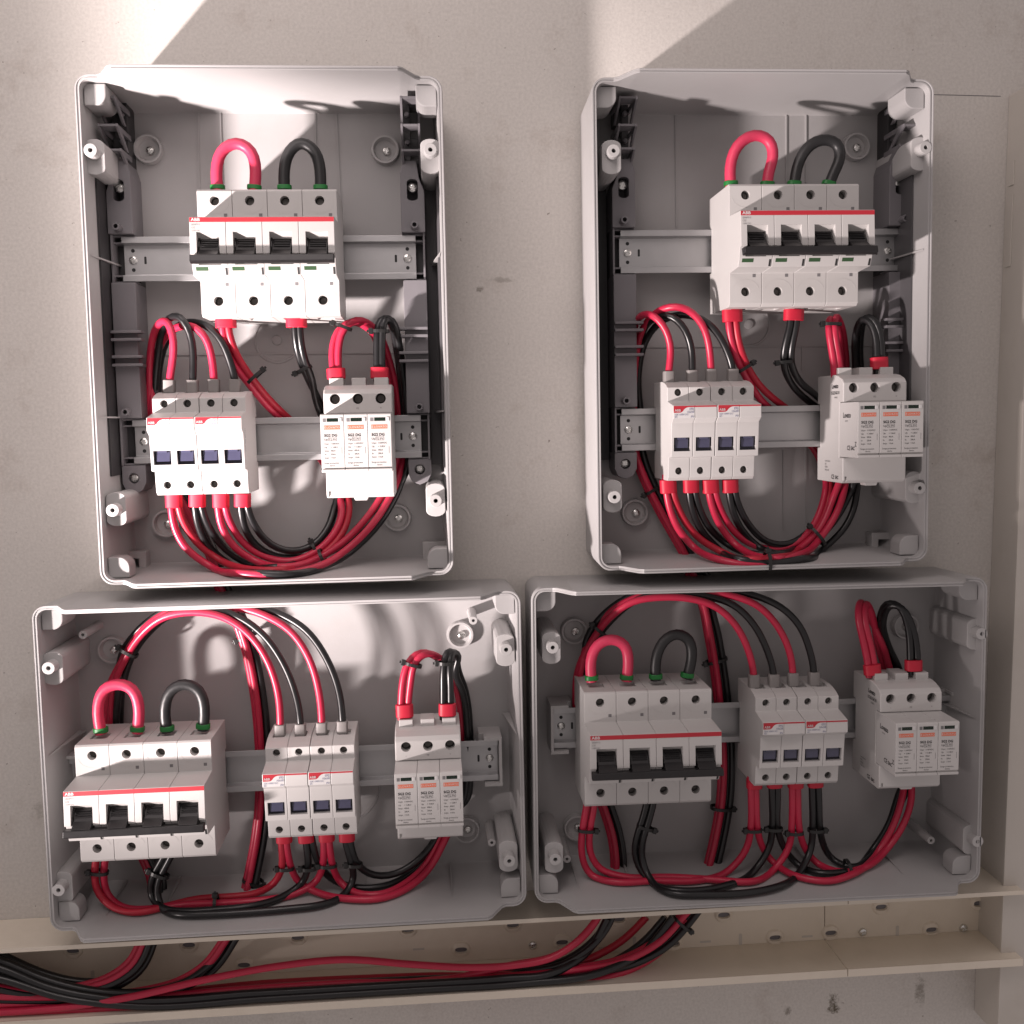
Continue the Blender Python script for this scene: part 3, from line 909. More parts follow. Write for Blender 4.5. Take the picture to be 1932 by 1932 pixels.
# ================================================================== RAIL BRACKETS (upper enclosures)
def bracket(k, px, py, ytop, ybot, side, label):
    cx, cz, th = BOX[k][:3]
    x, _ = local(k, px, py, 36)
    zt = local(k, px, ytop, 36)[1]
    zb = local(k, px, ybot, 36)[1]
    e = bpy.data.objects.new('rail_bracket', None)
    COL.objects.link(e)
    wx, wz = from_local(k, x, zb)
    e.location = W3(wx, wz, 3)
    e.rotation_euler = (0, -th, 0)
    tag(e, label, 'bracket', 'dark grey rail brackets')
    def Z(z): return z - zb
    H0, H1, a = 0.1, 33, 9.6
    r1_, r2_ = RAILZ[k, 1], RAILZ[k, 2]
    s = side            # +1: rail lies to the right of the bracket
    # upper plate with a slotted hole
    up = M().plate([(-a, Z(r1_ + 19)), (a, Z(r1_ + 19)), (a, Z(zt) - 2), (a - 3, Z(zt) + 8), (-a + 6, Z(zt) + 8), (-a + 4, Z(zt) - 6), (-a, Z(zt) - 16)] if s > 0 else
                   [(-a, Z(r1_ + 19)), (a, Z(r1_ + 19)), (a, Z(zt) - 16), (a - 4, Z(zt) - 6), (a - 6, Z(zt) + 8), (-a + 3, Z(zt) + 8), (-a, Z(zt) - 2)], H0, H1)
    sl = M().plate(obround(0, Z(zt) - 15, 4.4, 8.6), 12, 60)
    obj('upper_plate', carve(up, sl, 'upper_plate', 'bracket_grey', .5), None, e)
    screw(e, 0, Z(zt) - 12, 27, .4, 1.2)
    obj('guide_tube', carve(M().lathe(s * -1, Z(r1_ + 23.5), [(0, 30), (3.2, 30), (3.0, 42), (0, 42)], 16), M().lathe(s * -1, Z(r1_ + 23.5), [(0, 34), (1.8, 34), (1.8, 50), (0, 50)], 14), 'guide_tube', 'bracket_grey', .25), None, e)
    mid = M().box(-a + .4, a, Z(r2_ + 19), Z(r1_ - 19), H0, H1)
    mid.build('middle_plate', 'bracket_grey', e, .5)
    obj('guide_tube', carve(M().lathe(s * -1, Z(r2_ + 24), [(0, 30), (3.2, 30), (3.0, 42), (0, 42)], 16), M().lathe(s * -1, Z(r2_ + 24), [(0, 34), (1.8, 34), (1.8, 50), (0, 50)], 14), 'guide_tube', 'bracket_grey', .25), None, e)
    zm = (Z(r1_) + Z(r2_)) / 2
    for dz in (10.5, 4.5, -9, -15.5):
        M().box(*sorted((-s * a, s * (a + 4.5))), zm + dz - 1.1 + 4, zm + dz + 1.1 + 4, 28, 40).build('clip_ledge', 'bracket_grey', e, .4)
    foot = M().plate([(-a + .4, Z(r2_ - 19)), (-a + .4, 9), (-a + 3, 3), (0, .3), (a - 3, 3), (a, 9), (a, Z(r2_ - 19))], H0, 29)
    fh = M().lathe(0, 13, [(0, 18), (4.3, 18), (4.3, 50), (0, 50)], 18)
    obj('foot_plate', carve(foot, fh, 'foot_plate', 'bracket_grey', .5), None, e)
    screw(e, 0, 13.6, 24.5, .7, 1.2)
    for rz in (r1_, r2_):
        M().box(-a + .6, a - .2, Z(rz - 18.9), Z(rz + 18.9), H0, 14).build('rail_pocket', 'bracket_dark', e)
        for dz in (-18.0, -13.0, 13.0, 18.0):
            M().box(-a + .6, a - .2, Z(rz) + dz - .7, Z(rz) + dz + .7, 14.02, 26.0).build('pocket_bar', 'bracket_grey', e, .2)
        M().box(*sorted((-s * (a - .62), -s * (a - 2.2))), Z(rz - 18.85), Z(rz + 18.85), 14.02, 30).build('pocket_side', 'bracket_grey', e, .2)
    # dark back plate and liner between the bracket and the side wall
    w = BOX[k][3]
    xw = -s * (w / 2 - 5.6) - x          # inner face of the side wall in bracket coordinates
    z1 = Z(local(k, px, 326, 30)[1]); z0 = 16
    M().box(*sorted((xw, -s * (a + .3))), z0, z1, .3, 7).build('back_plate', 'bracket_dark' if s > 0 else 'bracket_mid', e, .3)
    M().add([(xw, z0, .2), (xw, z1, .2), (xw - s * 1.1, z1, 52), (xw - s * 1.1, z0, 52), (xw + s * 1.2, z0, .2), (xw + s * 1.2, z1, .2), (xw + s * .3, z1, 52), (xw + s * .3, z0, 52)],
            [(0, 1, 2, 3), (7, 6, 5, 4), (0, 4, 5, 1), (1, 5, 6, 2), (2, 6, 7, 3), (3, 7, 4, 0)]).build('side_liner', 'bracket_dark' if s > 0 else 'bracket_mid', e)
    # spring clips above the plate
    M().box(*sorted((s * (a - 3), s * (a - 9))), Z(zt) + 5, Z(zt) + 55, H0, 22).build('clip_spine', 'bracket_dark', e, .4)
    for zz, hh in ((Z(local(k, px, 184, 56)[1]), 58), (Z(local(k, px, 236, 52)[1]), 54), (Z(zt) + 14, 46)):
        c = M()
        for xx in (-7.6, 5.8):
            c.prism([(zz, 16), (zz, hh), (zz - 2.2, hh), (zz - 15, hh - 24), (zz - 15, hh - 30), (zz - 4, hh - 14), (zz - 4, 16)], xx, xx + 1.8)
        c.box(-5.78, 5.78, zz - 2.0, zz - .2, hh - 16, hh - .3)
        c.build('spring_clip', 'bracket_grey', e, .3)
        M().box(-5.7, 5.7, zz - 13, zz - 2.3, 8, 20).build('clip_block', 'bracket_dark', e, .4)
    for zz in (Z(zt) + 46, Z(zt) + 24):
        M().lathe(s * 3, zz, [(2.0, 20), (2.0, 26), (1.4, 26.6), (0, 26.6)], 12).build('rivet', 'bracket_grey', e)
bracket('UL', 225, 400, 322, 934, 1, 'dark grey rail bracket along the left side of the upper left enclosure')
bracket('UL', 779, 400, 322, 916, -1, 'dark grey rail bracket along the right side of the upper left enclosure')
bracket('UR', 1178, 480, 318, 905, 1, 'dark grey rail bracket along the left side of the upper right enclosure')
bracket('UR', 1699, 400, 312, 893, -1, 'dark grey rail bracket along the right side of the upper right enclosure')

# ================================================================== CABLES
def catmull(pts, step=5.0):
    out = []
    n = len(pts)
    for i in range(n - 1):
        p0 = pts[max(i - 1, 0)]; p1 = pts[i]; p2 = pts[i + 1]; p3 = pts[min(i + 2, n - 1)]
        if i == 0: p0 = p1 + (p1 - p2)
        if i == n - 2: p3 = p2 + (p2 - p1)
        d = max((p2 - p1).length, 1e-6)
        # centripetal-like tangents keep uneven spacing smooth
        d0 = max((p1 - p0).length, 1e-6); d2 = max((p3 - p2).length, 1e-6)
        m1 = ((p1 - p0) / d0 * d + (p2 - p1) / d * d0) / (d0 + d) * d
        m2 = ((p2 - p1) / d * d2 + (p3 - p2) / d2 * d) / (d + d2) * d
        k = max(3, int(d * 1000 / step))
        for j in range(k):
            t = j / k
            a = 2 * t ** 3 - 3 * t ** 2 + 1; b = t ** 3 - 2 * t ** 2 + t; c = -2 * t ** 3 + 3 * t ** 2; e = t ** 3 - t ** 2
            out.append(p1 * a + m1 * b + p2 * c + m2 * e)
    out.append(pts[-1])
    return out
def relax(pts, it=2):
    for _ in range(it):
        q = pts[:]
        for i in range(1, len(pts) - 1):
            q[i] = pts[i] * .5 + (pts[i - 1] + pts[i + 1]) * .25
        pts = q
    return pts
def tube_mesh(name, line, r, ns=12, ry=None, caps=True, ex=1.0):
    """line: world points (m); r in mm"""
    v, f = [], []
    n = len(line)
    t0 = (line[1] - line[0]).normalized()
    up = Vector((0, -1, 0))
    if abs(t0.dot(up)) > .9: up = Vector((0, 0, 1))
    nrm = (up - t0 * up.dot(t0)).normalized()
    for i, p in enumerate(line):
        t = (line[min(i + 1, n - 1)] - line[max(i - 1, 0)]).normalized()
        nrm = (nrm - t * nrm.dot(t)).normalized()
        bn = t.cross(nrm)
        for j in range(ns):
            a = 2 * math.pi * j / ns
            ca, sa = math.cos(a), math.sin(a)
            ca = math.copysign(abs(ca) ** ex, ca); sa = math.copysign(abs(sa) ** ex, sa)
            v.append(p + (nrm * (ca * (ry or r)) + bn * (sa * r)) * .001)
    for i in range(n - 1):
        for j in range(ns):
            k = (j + 1) % ns
            f.append((i * ns + j, i * ns + k, (i + 1) * ns + k, (i + 1) * ns + j))
    if caps:
        f.append(tuple(range(ns - 1, -1, -1)))
        f.append(tuple((n - 1) * ns + j for j in range(ns)))
    org = line[0]
    me = bpy.data.meshes.new(name)
    me.from_pydata([tuple(p - org) for p in v], [], f)
    me.polygons.foreach_set('use_smooth', [True] * len(me.polygons))
    me.set_sharp_from_angle(angle=R(50))
    return me, org
BOXREG = {2: 'UL', 4: 'UR', 5: 'LL', 6: 'LR'}
def inside(g, px, py, h, r=3.0):
    """bring a point of a loop forward until it clears the bottom wall of its enclosure"""
    if g in BOXREG and h >= 28:
        k = BOXREG[g]
        lim = -(BOX[k][4] / 2 - 5.0 - r)
        while h < 96 and local(k, px, py, h)[1] < lim:
            h += 1.0
    return h
def cable(m, pts, label, r=3.0, group=None, name=None, ends=(), off=(0, 0, 0), step=5.0):
    """pts: (region, u, v, h); ends: (kind, material, (reg,u0,v0,h0), (reg,u1,v1,h1), half width, half depth)"""
    wp = []
    for (g, u, v, h) in pts:
        px, py = REG[g](u, v)
        h = inside(g, px, py, h)
        wp.append(WP(px + off[0], py + off[1], h + off[2]))
    line = relax(catmull(wp, step))
    me, org = tube_mesh('cable', line, r)
    name = name or ('red_cable' if 'red' in m else 'black_cable')
    if m == 'cable_red': m = random.choice(('cable_red', 'cable_red', 'cable_red_dark', 'cable_red_light'))
    o = obj(name, me, m)
    o.location = org
    tag(o, label, 'cable', group)
    for (fm, a, b, hw, hd) in ends:
        pa = WP(*REG[a[0]](a[1], a[2]), a[3]); pb = WP(*REG[b[0]](b[1], b[2]), b[3])
        ln = [pa.lerp(pb, t) for t in (0, .12, .5, .88, 1)]
        fme, forg = tube_mesh('ferrule', ln, hw, 16, hd, ex=.45 if 'grey' in fm else .72)
        fo = obj('ferrule', fme, fm, o, .5)
        fo.location = forg - org
    return o
TIE = 0
def tie(reg, u, v, h, ang, half, depth, label, tail=None, width=2.6):
    """black cable tie; ang = cable direction in the picture (deg, counter-clockwise from right); half = half length of the band across"""
    px, py = REG[reg](u, v)
    c = WP(px, py, inside(reg, px, py, h))
    a = R(ang)
    t = Vector((math.cos(a), 0, math.sin(a)))
    w = Vector((-math.sin(a), 0, math.cos(a)))
    y = Vector((0, -1, 0))
    half *= .82
    depth *= .9
    vv, f = [], []
    n = 22
    for i in range(n):
        q = 2 * math.pi * i / n
        ca, sa = math.cos(q), math.sin(q)
        ex = 2 / 2.6
        base_ = w * (math.copysign(abs(ca) ** ex, ca)) * half + y * (math.copysign(abs(sa) ** ex, sa)) * depth
        nn = (w * ca + y * sa).normalized()
        for dt in (-width / 2, width / 2):
            for dn in (0, .9):
                vv.append((base_ + nn * dn + t * dt) * .001)
    for i in range(n):
        j = (i + 1) % n
        k, l = 4 * i, 4 * j
        f += [(k + 1, l + 1, l + 3, k + 3), (k, k + 2, l + 2, l), (k, l, l + 1, k + 1), (k + 2, k + 3, l + 3, l + 2)]
    me = bpy.data.meshes.new('cable_tie')
    me.from_pydata([tuple(p) for p in vv], [], f)
    o = obj('cable_tie', me, 'tie_black')
    o.location = c
    tag(o, label, 'cable tie', 'black cable ties')
    # head and cut tail
    s = 1 if tail is None else tail
    hb = M().box(-2.3, 2.3, -1.7, 1.7, -2.0, 2.0)
    hd = hb.build('tie_head', 'tie_black', o, .4)
    hd.location = (w * s * (half + 1.6) + y * depth * .35) * .001
    hd.rotation_euler = (0, -a, 0)
    tl = M().box(-1.0, 1.0, 0, 2.2, -.5, .5).build('tie_tail', 'tie_black', o, .2)
    tl.location = (w * s * (half + 2.6) + y * depth * .35) * .001
    tl.rotation_euler = (0, -(a if s > 0 else a + math.pi), 0)
    return o

RED, BLK, PNK, SBK = 'cable_red', 'cable_black', 'cable_pink_red', 'cable_soft_black'
GJ = 'jumper loops on the breakers'
GC = 'cables in the enclosures'

# ---- jumper loops with green ferrules
def jumper(k, m, pts, colour):
    (g, u0, v0, h0), (_, u1, v1, h1) = pts[0], pts[-1]
    def end(a, b):
        (g_, ua, va, ha), (_, ub, vb, hb) = a, b
        d = 26 / ({1: .4167, 3: .4167, 5: .52083, 6: .4922}[g_] * 2.3)
        l = math.hypot(ub - ua, vb - va)
        t = d / l * .38
        return ('ferrule_green', (g_, ua, va + 10, ha), (g_, ua + (ub - ua) * t, va + (vb - va) * t, ha), 5.6, 4.6)
    cable(m, [(g, u0, v0 + 16, h0)] + list(pts[1:-1]) + [(g, u1, v1 + 16, h1)], f'thick {colour} jumper loop on top of the breaker in the {BOX[k][5]} enclosure', 4.5, GJ,
          'jumper_loop', [end(pts[0], pts[1]), end(pts[-1], pts[-2])])
h = 60
jumper('UL', PNK, [(1, 745, 668, h), (1, 738, 600, h), (1, 758, 505, h), (1, 828, 463, h), (1, 898, 503, h), (1, 917, 595, h), (1, 910, 668, h)], 'red')
jumper('UL', SBK, [(1, 1047, 668, h), (1, 1044, 590, h), (1, 1070, 500, h), (1, 1125, 463, h), (1, 1185, 503, h), (1, 1209, 590, h), (1, 1210, 668, h)], 'black')
jumper('UR', PNK, [(3, 774, 650, h), (3, 769, 580, h), (3, 800, 480, h), (3, 880, 427, h), (3, 950, 455, h), (3, 966, 530, h), (3, 944, 600, h), (3, 938, 652, h)], 'red')
jumper('UR', SBK, [(3, 1060, 650, h), (3, 1072, 580, h), (3, 1115, 490, h), (3, 1185, 450, h), (3, 1255, 468, h), (3, 1270, 530, h), (3, 1240, 600, h), (3, 1215, 650, h)], 'black')
jumper('LL', PNK, [(5, 318, 566, h), (5, 306, 480, h), (5, 327, 420, h), (5, 378, 400, h), (5, 432, 418, h), (5, 455, 480, h), (5, 449, 562, h)], 'red')
jumper('LL', SBK, [(5, 558, 560, h), (5, 547, 490, h), (5, 570, 422, h), (5, 622, 400, h), (5, 672, 422, h), (5, 692, 480, h), (5, 687, 552, h)], 'black')
jumper('LR', PNK, [(6, 275, 450, h), (6, 270, 385, h), (6, 297, 325, h), (6, 350, 303, h), (6, 402, 325, h), (6, 416, 385, h), (6, 408, 448, h)], 'red')
jumper('LR', SBK, [(6, 520, 445, h), (6, 520, 380, h), (6, 548, 312, h), (6, 600, 282, h), (6, 648, 305, h), (6, 660, 360, h), (6, 640, 440, h)], 'black')

# ---- incoming cables: fuse tops -> over -> down behind -> trunking
def fer_up(g, u, v, w=4.5):
    k = {2: .4167, 4: .4167, 5: .52083, 6: .4922}[g]
    return [('ferrule_grey', (g, u, v + 24 / k, 57), (g, u, v - 1 / k, 57), w, 4.2)]
def into_fuse(g, u, v):
    k = {2: .4167, 4: .4167, 5: .52083, 6: .4922}[g]
    return [(g, u, v + 45 / k / 2.3, 57), (g, u, v, 57)]
order = ['first', 'second', 'third', 'fourth']
# upper left
tailUL = [(52, 455, 560, 13), (52, 500, 740, 12), (52, 590, 950, 14), (52, 690, 1130, 18), (52, 735, 1240, 22), (0, 411, 1095, 22), (0, 428, 1130, 22), (55, 805, 150, 20), (55, 842, 250, 20), (55, 875, 400, 16),
          (55, 897, 600, 12), (55, 900, 800, 12), (55, 885, 960, 14), (55, 862, 1080, 20), (55, 845, 1160, 26), (55, 820, 1250, 28), (7, 850, 235, 30), (7, 800, 310, 34), (7, 700, 380, 36), (7, 540, 425, 38), (7, 300, 440, 40), (7, 0, 440, 40), (7, -160, 430, 40)]
starts = [
    (RED, (2, 526, 395), [(2, 543, 290, 58), (2, 541, 185, 60), (2, 512, 122, 56), (2, 468, 150, 42), (2, 443, 240, 28), (2, 436, 380, 16)]),
    (BLK, (2, 631, 395), [(2, 634, 290, 58), (2, 620, 180, 60), (2, 575, 105, 62), (2, 525, 112, 52), (2, 488, 190, 34), (2, 472, 300, 22), (2, 462, 420, 14)]),
    (RED, (2, 728, 392), [(2, 717, 290, 58), (2, 690, 200, 60), (2, 640, 152, 58), (2, 580, 148, 50), (2, 515, 185, 34), (2, 470, 270, 22), (2, 450, 400, 13)]),
    (BLK, (2, 822, 392), [(2, 800, 310, 58), (2, 765, 220, 60), (2, 710, 155, 58), (2, 640, 130, 50), (2, 560, 150, 36), (2, 505, 230, 20), (2, 480, 330, 12)]),
]
for i, (m, (g, u, v), mid) in enumerate(starts):
    o4 = [(-6, 0, 3), (6, 0, -1), (-1, 0, 9), (12, 0, 5)][i]
    pts = into_fuse(g, u, v) + mid + [(g_, u_ + o4[0] * (2.0 if g_ != 0 else 1), v_ + (o4[0] * 1.2 if g_ == 7 else 0), h_ + o4[2] * .7) for g_, u_, v_, h_ in tailUL]
    cable(m, pts, f'{"red" if m == RED else "black"} cable looping off the top of the {order[i]} fuse pole, upper left enclosure', 2.95, GC, ends=fer_up(g, u, v))
# upper right
tailUR = [(54, 335, 560, 12), (54, 345, 730, 12), (54, 395, 860, 14), (54, 470, 1010, 18), (54, 545, 1140, 22), (54, 590, 1230, 22), (0, 1312, 1096, 22), (56, 700, 150, 20), (56, 728, 280, 18), (56, 752, 420, 14), (56, 772, 600, 12),
          (56, 782, 780, 12), (56, 775, 930, 14), (56, 748, 1080, 20), (56, 722, 1190, 26), (56, 690, 1290, 28), (8, 645, 240, 32), (8, 575, 320, 36), (8, 450, 395, 38), (8, 240, 440, 40), (8, 0, 462, 40), (7, 1500, 395, 40), (7, 1000, 440, 40), (7, 500, 480, 40), (7, 0, 500, 40), (7, -160, 510, 40)]
starts = [
    (RED, (4, 492, 355), [(4, 503, 260, 58), (4, 480, 165, 60), (4, 428, 103, 58), (4, 375, 95, 44), (4, 340, 140, 26), (4, 332, 300, 16)]),
    (BLK, (4, 598, 350), [(4, 597, 260, 58), (4, 568, 165, 60), (4, 510, 105, 60), (4, 445, 105, 48), (4, 385, 150, 30), (4, 350, 260, 16), (4, 340, 400, 14)]),
    (RED, (4, 684, 345), [(4, 678, 260, 58), (4, 645, 140, 62), (4, 575, 70, 62), (4, 500, 60, 60), (4, 425, 95, 44), (4, 365, 180, 26), (4, 340, 320, 16)]),
    (BLK, (4, 782, 345), [(4, 760, 270, 58), (4, 710, 175, 60), (4, 650, 120, 60), (4, 560, 95, 54), (4, 460, 125, 38), (4, 385, 220, 20), (4, 355, 360, 12)]),
]
for i, (m, (g, u, v), mid) in enumerate(starts):
    o4 = [(-5, 0, 3), (7, 0, -1), (0, 0, 9), (13, 0, 4)][i]
    pts = into_fuse(g, u, v) + mid + [(g_, u_ + o4[0] * 2.4, v_ + (o4[0] * 1.2 if g_ in (7, 8) else 0), h_ + o4[2] * .7) for g_, u_, v_, h_ in tailUR]
    cable(m, pts, f'{"red" if m == RED else "black"} cable looping off the top of the {order[i]} fuse pole, upper right enclosure', 2.95, GC, ends=fer_up(g, u, v))
# lower left
tailLL = [(55, 372, 400, 22), (55, 362, 520, 14), (55, 375, 720, 12), (55, 420, 900, 12), (55, 480, 1020, 16), (55, 520, 1120, 20), (55, 510, 1220, 26), (7, 555, 225, 30), (7, 520, 310, 34), (7, 440, 375, 36), (7, 320, 415, 38), (7, 150, 430, 40), (7, -40, 400, 40), (7, -180, 370, 40)]
starts = [
    (RED, (5, 967, 548), [(5, 958, 430, 60), (5, 925, 325, 60), (5, 855, 222, 58), (5, 760, 158, 56), (5, 650, 140, 54), (5, 545, 158, 50), (5, 465, 220, 42), (5, 405, 310, 32)]),
    (BLK, (5, 1040, 545), [(5, 1020, 430, 60), (5, 975, 320, 60), (5, 905, 222, 58), (5, 810, 155, 54), (5, 680, 128, 48), (5, 570, 150, 42), (5, 480, 225, 34), (5, 420, 320, 24)]),
    (RED, (5, 1117, 540), [(5, 1105, 420, 60), (5, 1070, 305, 60), (5, 1000, 205, 58), (5, 905, 150, 54), (5, 790, 122, 46), (5, 660, 120, 42), (5, 540, 150, 38), (5, 450, 225, 30), (5, 392, 320, 22)]),
    (BLK, (5, 1192, 535), [(5, 1175, 410, 60), (5, 1130, 300, 60), (5, 1060, 205, 58), (5, 960, 145, 52), (5, 820, 112, 44), (5, 660, 112, 38), (5, 530, 145, 34), (5, 440, 220, 28), (5, 385, 315, 20)]),
]
for i, (m, (g, u, v), mid) in enumerate(starts):
    o4 = [(-4, 0, 6), (14, 0, 0), (-12, 0, 0), (6, 0, 8)][i]
    pts = into_fuse(g, u, v) + mid + [(g_, u_ + o4[0] * 1.8, v_ + (o4[0] * 1.2 if g_ == 7 else 0), h_ + o4[2] * .7) for g_, u_, v_, h_ in tailLL]
    cable(m, pts, f'{"red" if m == RED else "black"} cable arching off the top of the {order[i]} fuse pole, lower left enclosure', 2.95, GC, ends=fer_up(g, u, v))
# lower right
tailLR = [(56, 236, 420, 22), (56, 228, 560, 14), (56, 255, 760, 12), (56, 320, 930, 14), (56, 365, 1080, 18), (56, 372, 1200, 24), (56, 350, 1290, 28), (8, 345, 245, 32), (8, 285, 325, 36), (8, 170, 400, 38), (8, 20, 430, 40), (7, 1700, 385, 40), (7, 1300, 400, 40), (7, 900, 425, 40), (7, 450, 462, 40), (7, 0, 480, 40), (7, -160, 480, 40)]
starts = [
    (RED, (6, 896, 440), [(6, 875, 345, 60), (6, 828, 250, 60), (6, 750, 178, 58), (6, 650, 148, 56), (6, 540, 143, 54), (6, 430, 160, 50), (6, 345, 220, 42), (6, 282, 300, 32)]),
    (BLK, (6, 972, 438), [(6, 945, 340, 60), (6, 895, 245, 60), (6, 820, 172, 56), (6, 720, 140, 50), (6, 580, 128, 44), (6, 450, 150, 40), (6, 350, 230, 34), (6, 290, 310, 24)]),
    (RED, (6, 1046, 433), [(6, 1030, 340, 60), (6, 982, 245, 60), (6, 905, 170, 58), (6, 800, 135, 52), (6, 650, 118, 44), (6, 500, 128, 40), (6, 370, 180, 36), (6, 270, 290, 26)]),
    (BLK, (6, 1126, 430), [(6, 1110, 345, 60), (6, 1072, 252, 60), (6, 1000, 180, 58), (6, 905, 138, 52), (6, 740, 112, 44), (6, 560, 110, 38), (6, 400, 150, 34), (6, 300, 230, 30), (6, 248, 320, 26)]),
]
redwave = [(8, 325, 240, 34), (8, 255, 325, 40), (8, 150, 395, 44), (8, 30, 420, 46), (7, 1800, 330, 46), (7, 1550, 318, 46), (7, 1300, 300, 46), (7, 1050, 325, 46), (7, 780, 375, 46), (7, 500, 440, 46), (7, 200, 485, 44), (7, 0, 500, 42), (7, -160, 505, 40)]
for i, (m, (g, u, v), mid) in enumerate(starts):
    o4 = [(-8, 0, 5), (8, 0, 0), (-2, 0, 9), (14, 0, 5)][i]
    tl = tailLR if i != 2 else tailLR[:7] + redwave
    pts = into_fuse(g, u, v) + mid + [(g_, u_ + o4[0] * 1.8 * (0 if i == 2 and g_ in (7, 8) else 1), v_ + (o4[0] * 1.3 if g_ in (7, 8) and i != 2 else 0), h_ + o4[2] * .7) for g_, u_, v_, h_ in tl]
    cable(m, pts, f'{"red" if m == RED else "black"} cable arching off the top of the {order[i]} fuse pole, lower right enclosure', 2.95, GC, ends=fer_up(g, u, v))

# ---- load cables: fuse bottoms -> breaker and -> surge protector
def fer_dn(g, u, v, du, dv, m='ferrule_red', w=6.6, d=4.9, h=58, h2=57.5):
    if w > 8: h = h2 = 60; d = 5.2
    return [(m, (g, u, v, h), (g, u + du, v + dv, h2), w, d)]
def load(k, m, which, dest, pts, ends=(), r=2.95):
    col = 'red' if m == RED else 'black'
    cable(m, pts, f'{col} cable from under the {which} fuse pole to the {dest}, {BOX[k][5]} enclosure', r, GC, ends=ends)
# -------- upper left
F = 58
spd_back_r = [(2, 1585, 745, 14), (2, 1572, 600, 12), (2, 1555, 450, 14), (2, 1520, 300, 20), (2, 1485, 200, 30), (2, 1440, 145, 44)]
load('UL', RED, 'first', 'surge protector', [(2, 534, 890, F), (2, 533, 965, F), (2, 548, 1060, 56), (2, 605, 1160, 54), (2, 705, 1232, 52), (2, 850, 1268, 52), (2, 1000, 1275, 52), (2, 1160, 1250, 52), (2, 1310, 1175, 50), (2, 1425, 1070, 44), (2, 1510, 950, 32), (2, 1560, 840, 20)] + spd_back_r +
     [(2, 1370, 118, 56), (2, 1310, 165, 58), (2, 1290, 250, 57), (2, 1290, 330, 57), (2, 1292, 410, 57)],
     fer_dn(2, 545, 905, 2, 65) + fer_dn(2, 1282, 388, -3, -48, w=7.4))
load('UL', RED, 'third', 'surge protector', [(2, 745, 890, F), (2, 745, 965, F), (2, 762, 1060, 54), (2, 820, 1150, 50), (2, 915, 1212, 46), (2, 1050, 1240, 44), (2, 1190, 1205, 44), (2, 1310, 1130, 42), (2, 1400, 1040, 38), (2, 1480, 930, 28), (2, 1530, 830, 18)] +
     [(a, b - 28, c, d + 6) for a, b, c, d in spd_back_r] + [(2, 1345, 128, 50), (2, 1285, 175, 52), (2, 1262, 260, 54), (2, 1266, 340, 57), (2, 1270, 410, 57)], fer_dn(2, 758, 905, 2, 65))
brk_r = [(2, 1340, 940, 20), (2, 1290, 820, 12), (2, 1190, 690, 12), (2, 1090, 590, 14), (2, 985, 490, 30), (2, 895, 380, 46), (2, 830, 280, 54), (2, 800, 200, 58), (2, 790, 140, 60), (2, 790, 90, 60)]
load('UL', RED, 'first', 'breaker', [(2, 562, 890, F), (2, 566, 965, F), (2, 590, 1040, 54), (2, 650, 1130, 48), (2, 740, 1200, 44), (2, 860, 1246, 42), (2, 1000, 1255, 42), (2, 1150, 1220, 40), (2, 1270, 1140, 36), (2, 1330, 1040, 28)] + brk_r,
     fer_dn(2, 780, 105, 3, 52, w=8.2))
load('UL', RED, 'third', 'breaker', [(2, 772, 890, F), (2, 777, 965, F), (2, 800, 1040, 52), (2, 855, 1125, 46), (2, 950, 1190, 42), (2, 1070, 1215, 40), (2, 1190, 1170, 38), (2, 1270, 1090, 34), (2, 1305, 1010, 28), (2, 1300, 930, 20)] +
     [(a, b - 22, c + 14, d) for a, b, c, d in brk_r[1:-4]] + [(2, 796, 290, 54), (2, 770, 200, 58), (2, 765, 140, 60), (2, 765, 90, 60)])
spd_back_b = [(2, 1598, 760, 14), (2, 1590, 600, 13), (2, 1580, 450, 16), (2, 1562, 300, 26), (2, 1545, 200, 38)]
load('UL', BLK, 'second', 'surge protector', [(2, 640, 890, 57), (2, 641, 965, 57), (2, 655, 1050, 52), (2, 705, 1150, 44), (2, 790, 1222, 36), (2, 930, 1268, 32), (2, 1080, 1272, 32), (2, 1230, 1235, 34), (2, 1360, 1160, 34), (2, 1470, 1050, 30), (2, 1540, 940, 22)] + spd_back_b +
     [(2, 1520, 122, 54), (2, 1500, 120, 58), (2, 1488, 190, 57), (2, 1487, 290, 57), (2, 1488, 400, 57)], fer_dn(2, 652, 905, 0, 62) + fer_dn(2, 1477, 386, 0, -50, w=7.2))
load('UL', BLK, 'fourth', 'surge protector', [(2, 845, 890, 57), (2, 848, 965, 57), (2, 862, 1050, 52), (2, 915, 1140, 44), (2, 1010, 1195, 38), (2, 1110, 1195, 34), (2, 1230, 1180, 30), (2, 1380, 1090, 28), (2, 1480, 990, 24), (2, 1550, 900, 18)] +
     [(a, b + 14, c, d + 4) for a, b, c, d in spd_back_b] + [(2, 1535, 118, 50), (2, 1480, 118, 56), (2, 1466, 190, 57), (2, 1465, 290, 57), (2, 1466, 400, 57)], fer_dn(2, 857, 905, 0, 62))
brk_b = [(2, 1310, 900, 14), (2, 1290, 740, 12), (2, 1250, 600, 13), (2, 1205, 490, 22), (2, 1150, 380, 40), (2, 1108, 270, 54), (2, 1095, 190, 58), (2, 1092, 90, 60)]
load('UL', BLK, 'second', 'breaker', [(2, 665, 890, 57), (2, 670, 965, 57), (2, 705, 1060, 50), (2, 780, 1160, 40), (2, 880, 1225, 34), (2, 1010, 1240, 30), (2, 1140, 1200, 28), (2, 1240, 1110, 26), (2, 1295, 1000, 20)] + brk_b, fer_dn(2, 1100, 105, 2, 50, w=8.2))
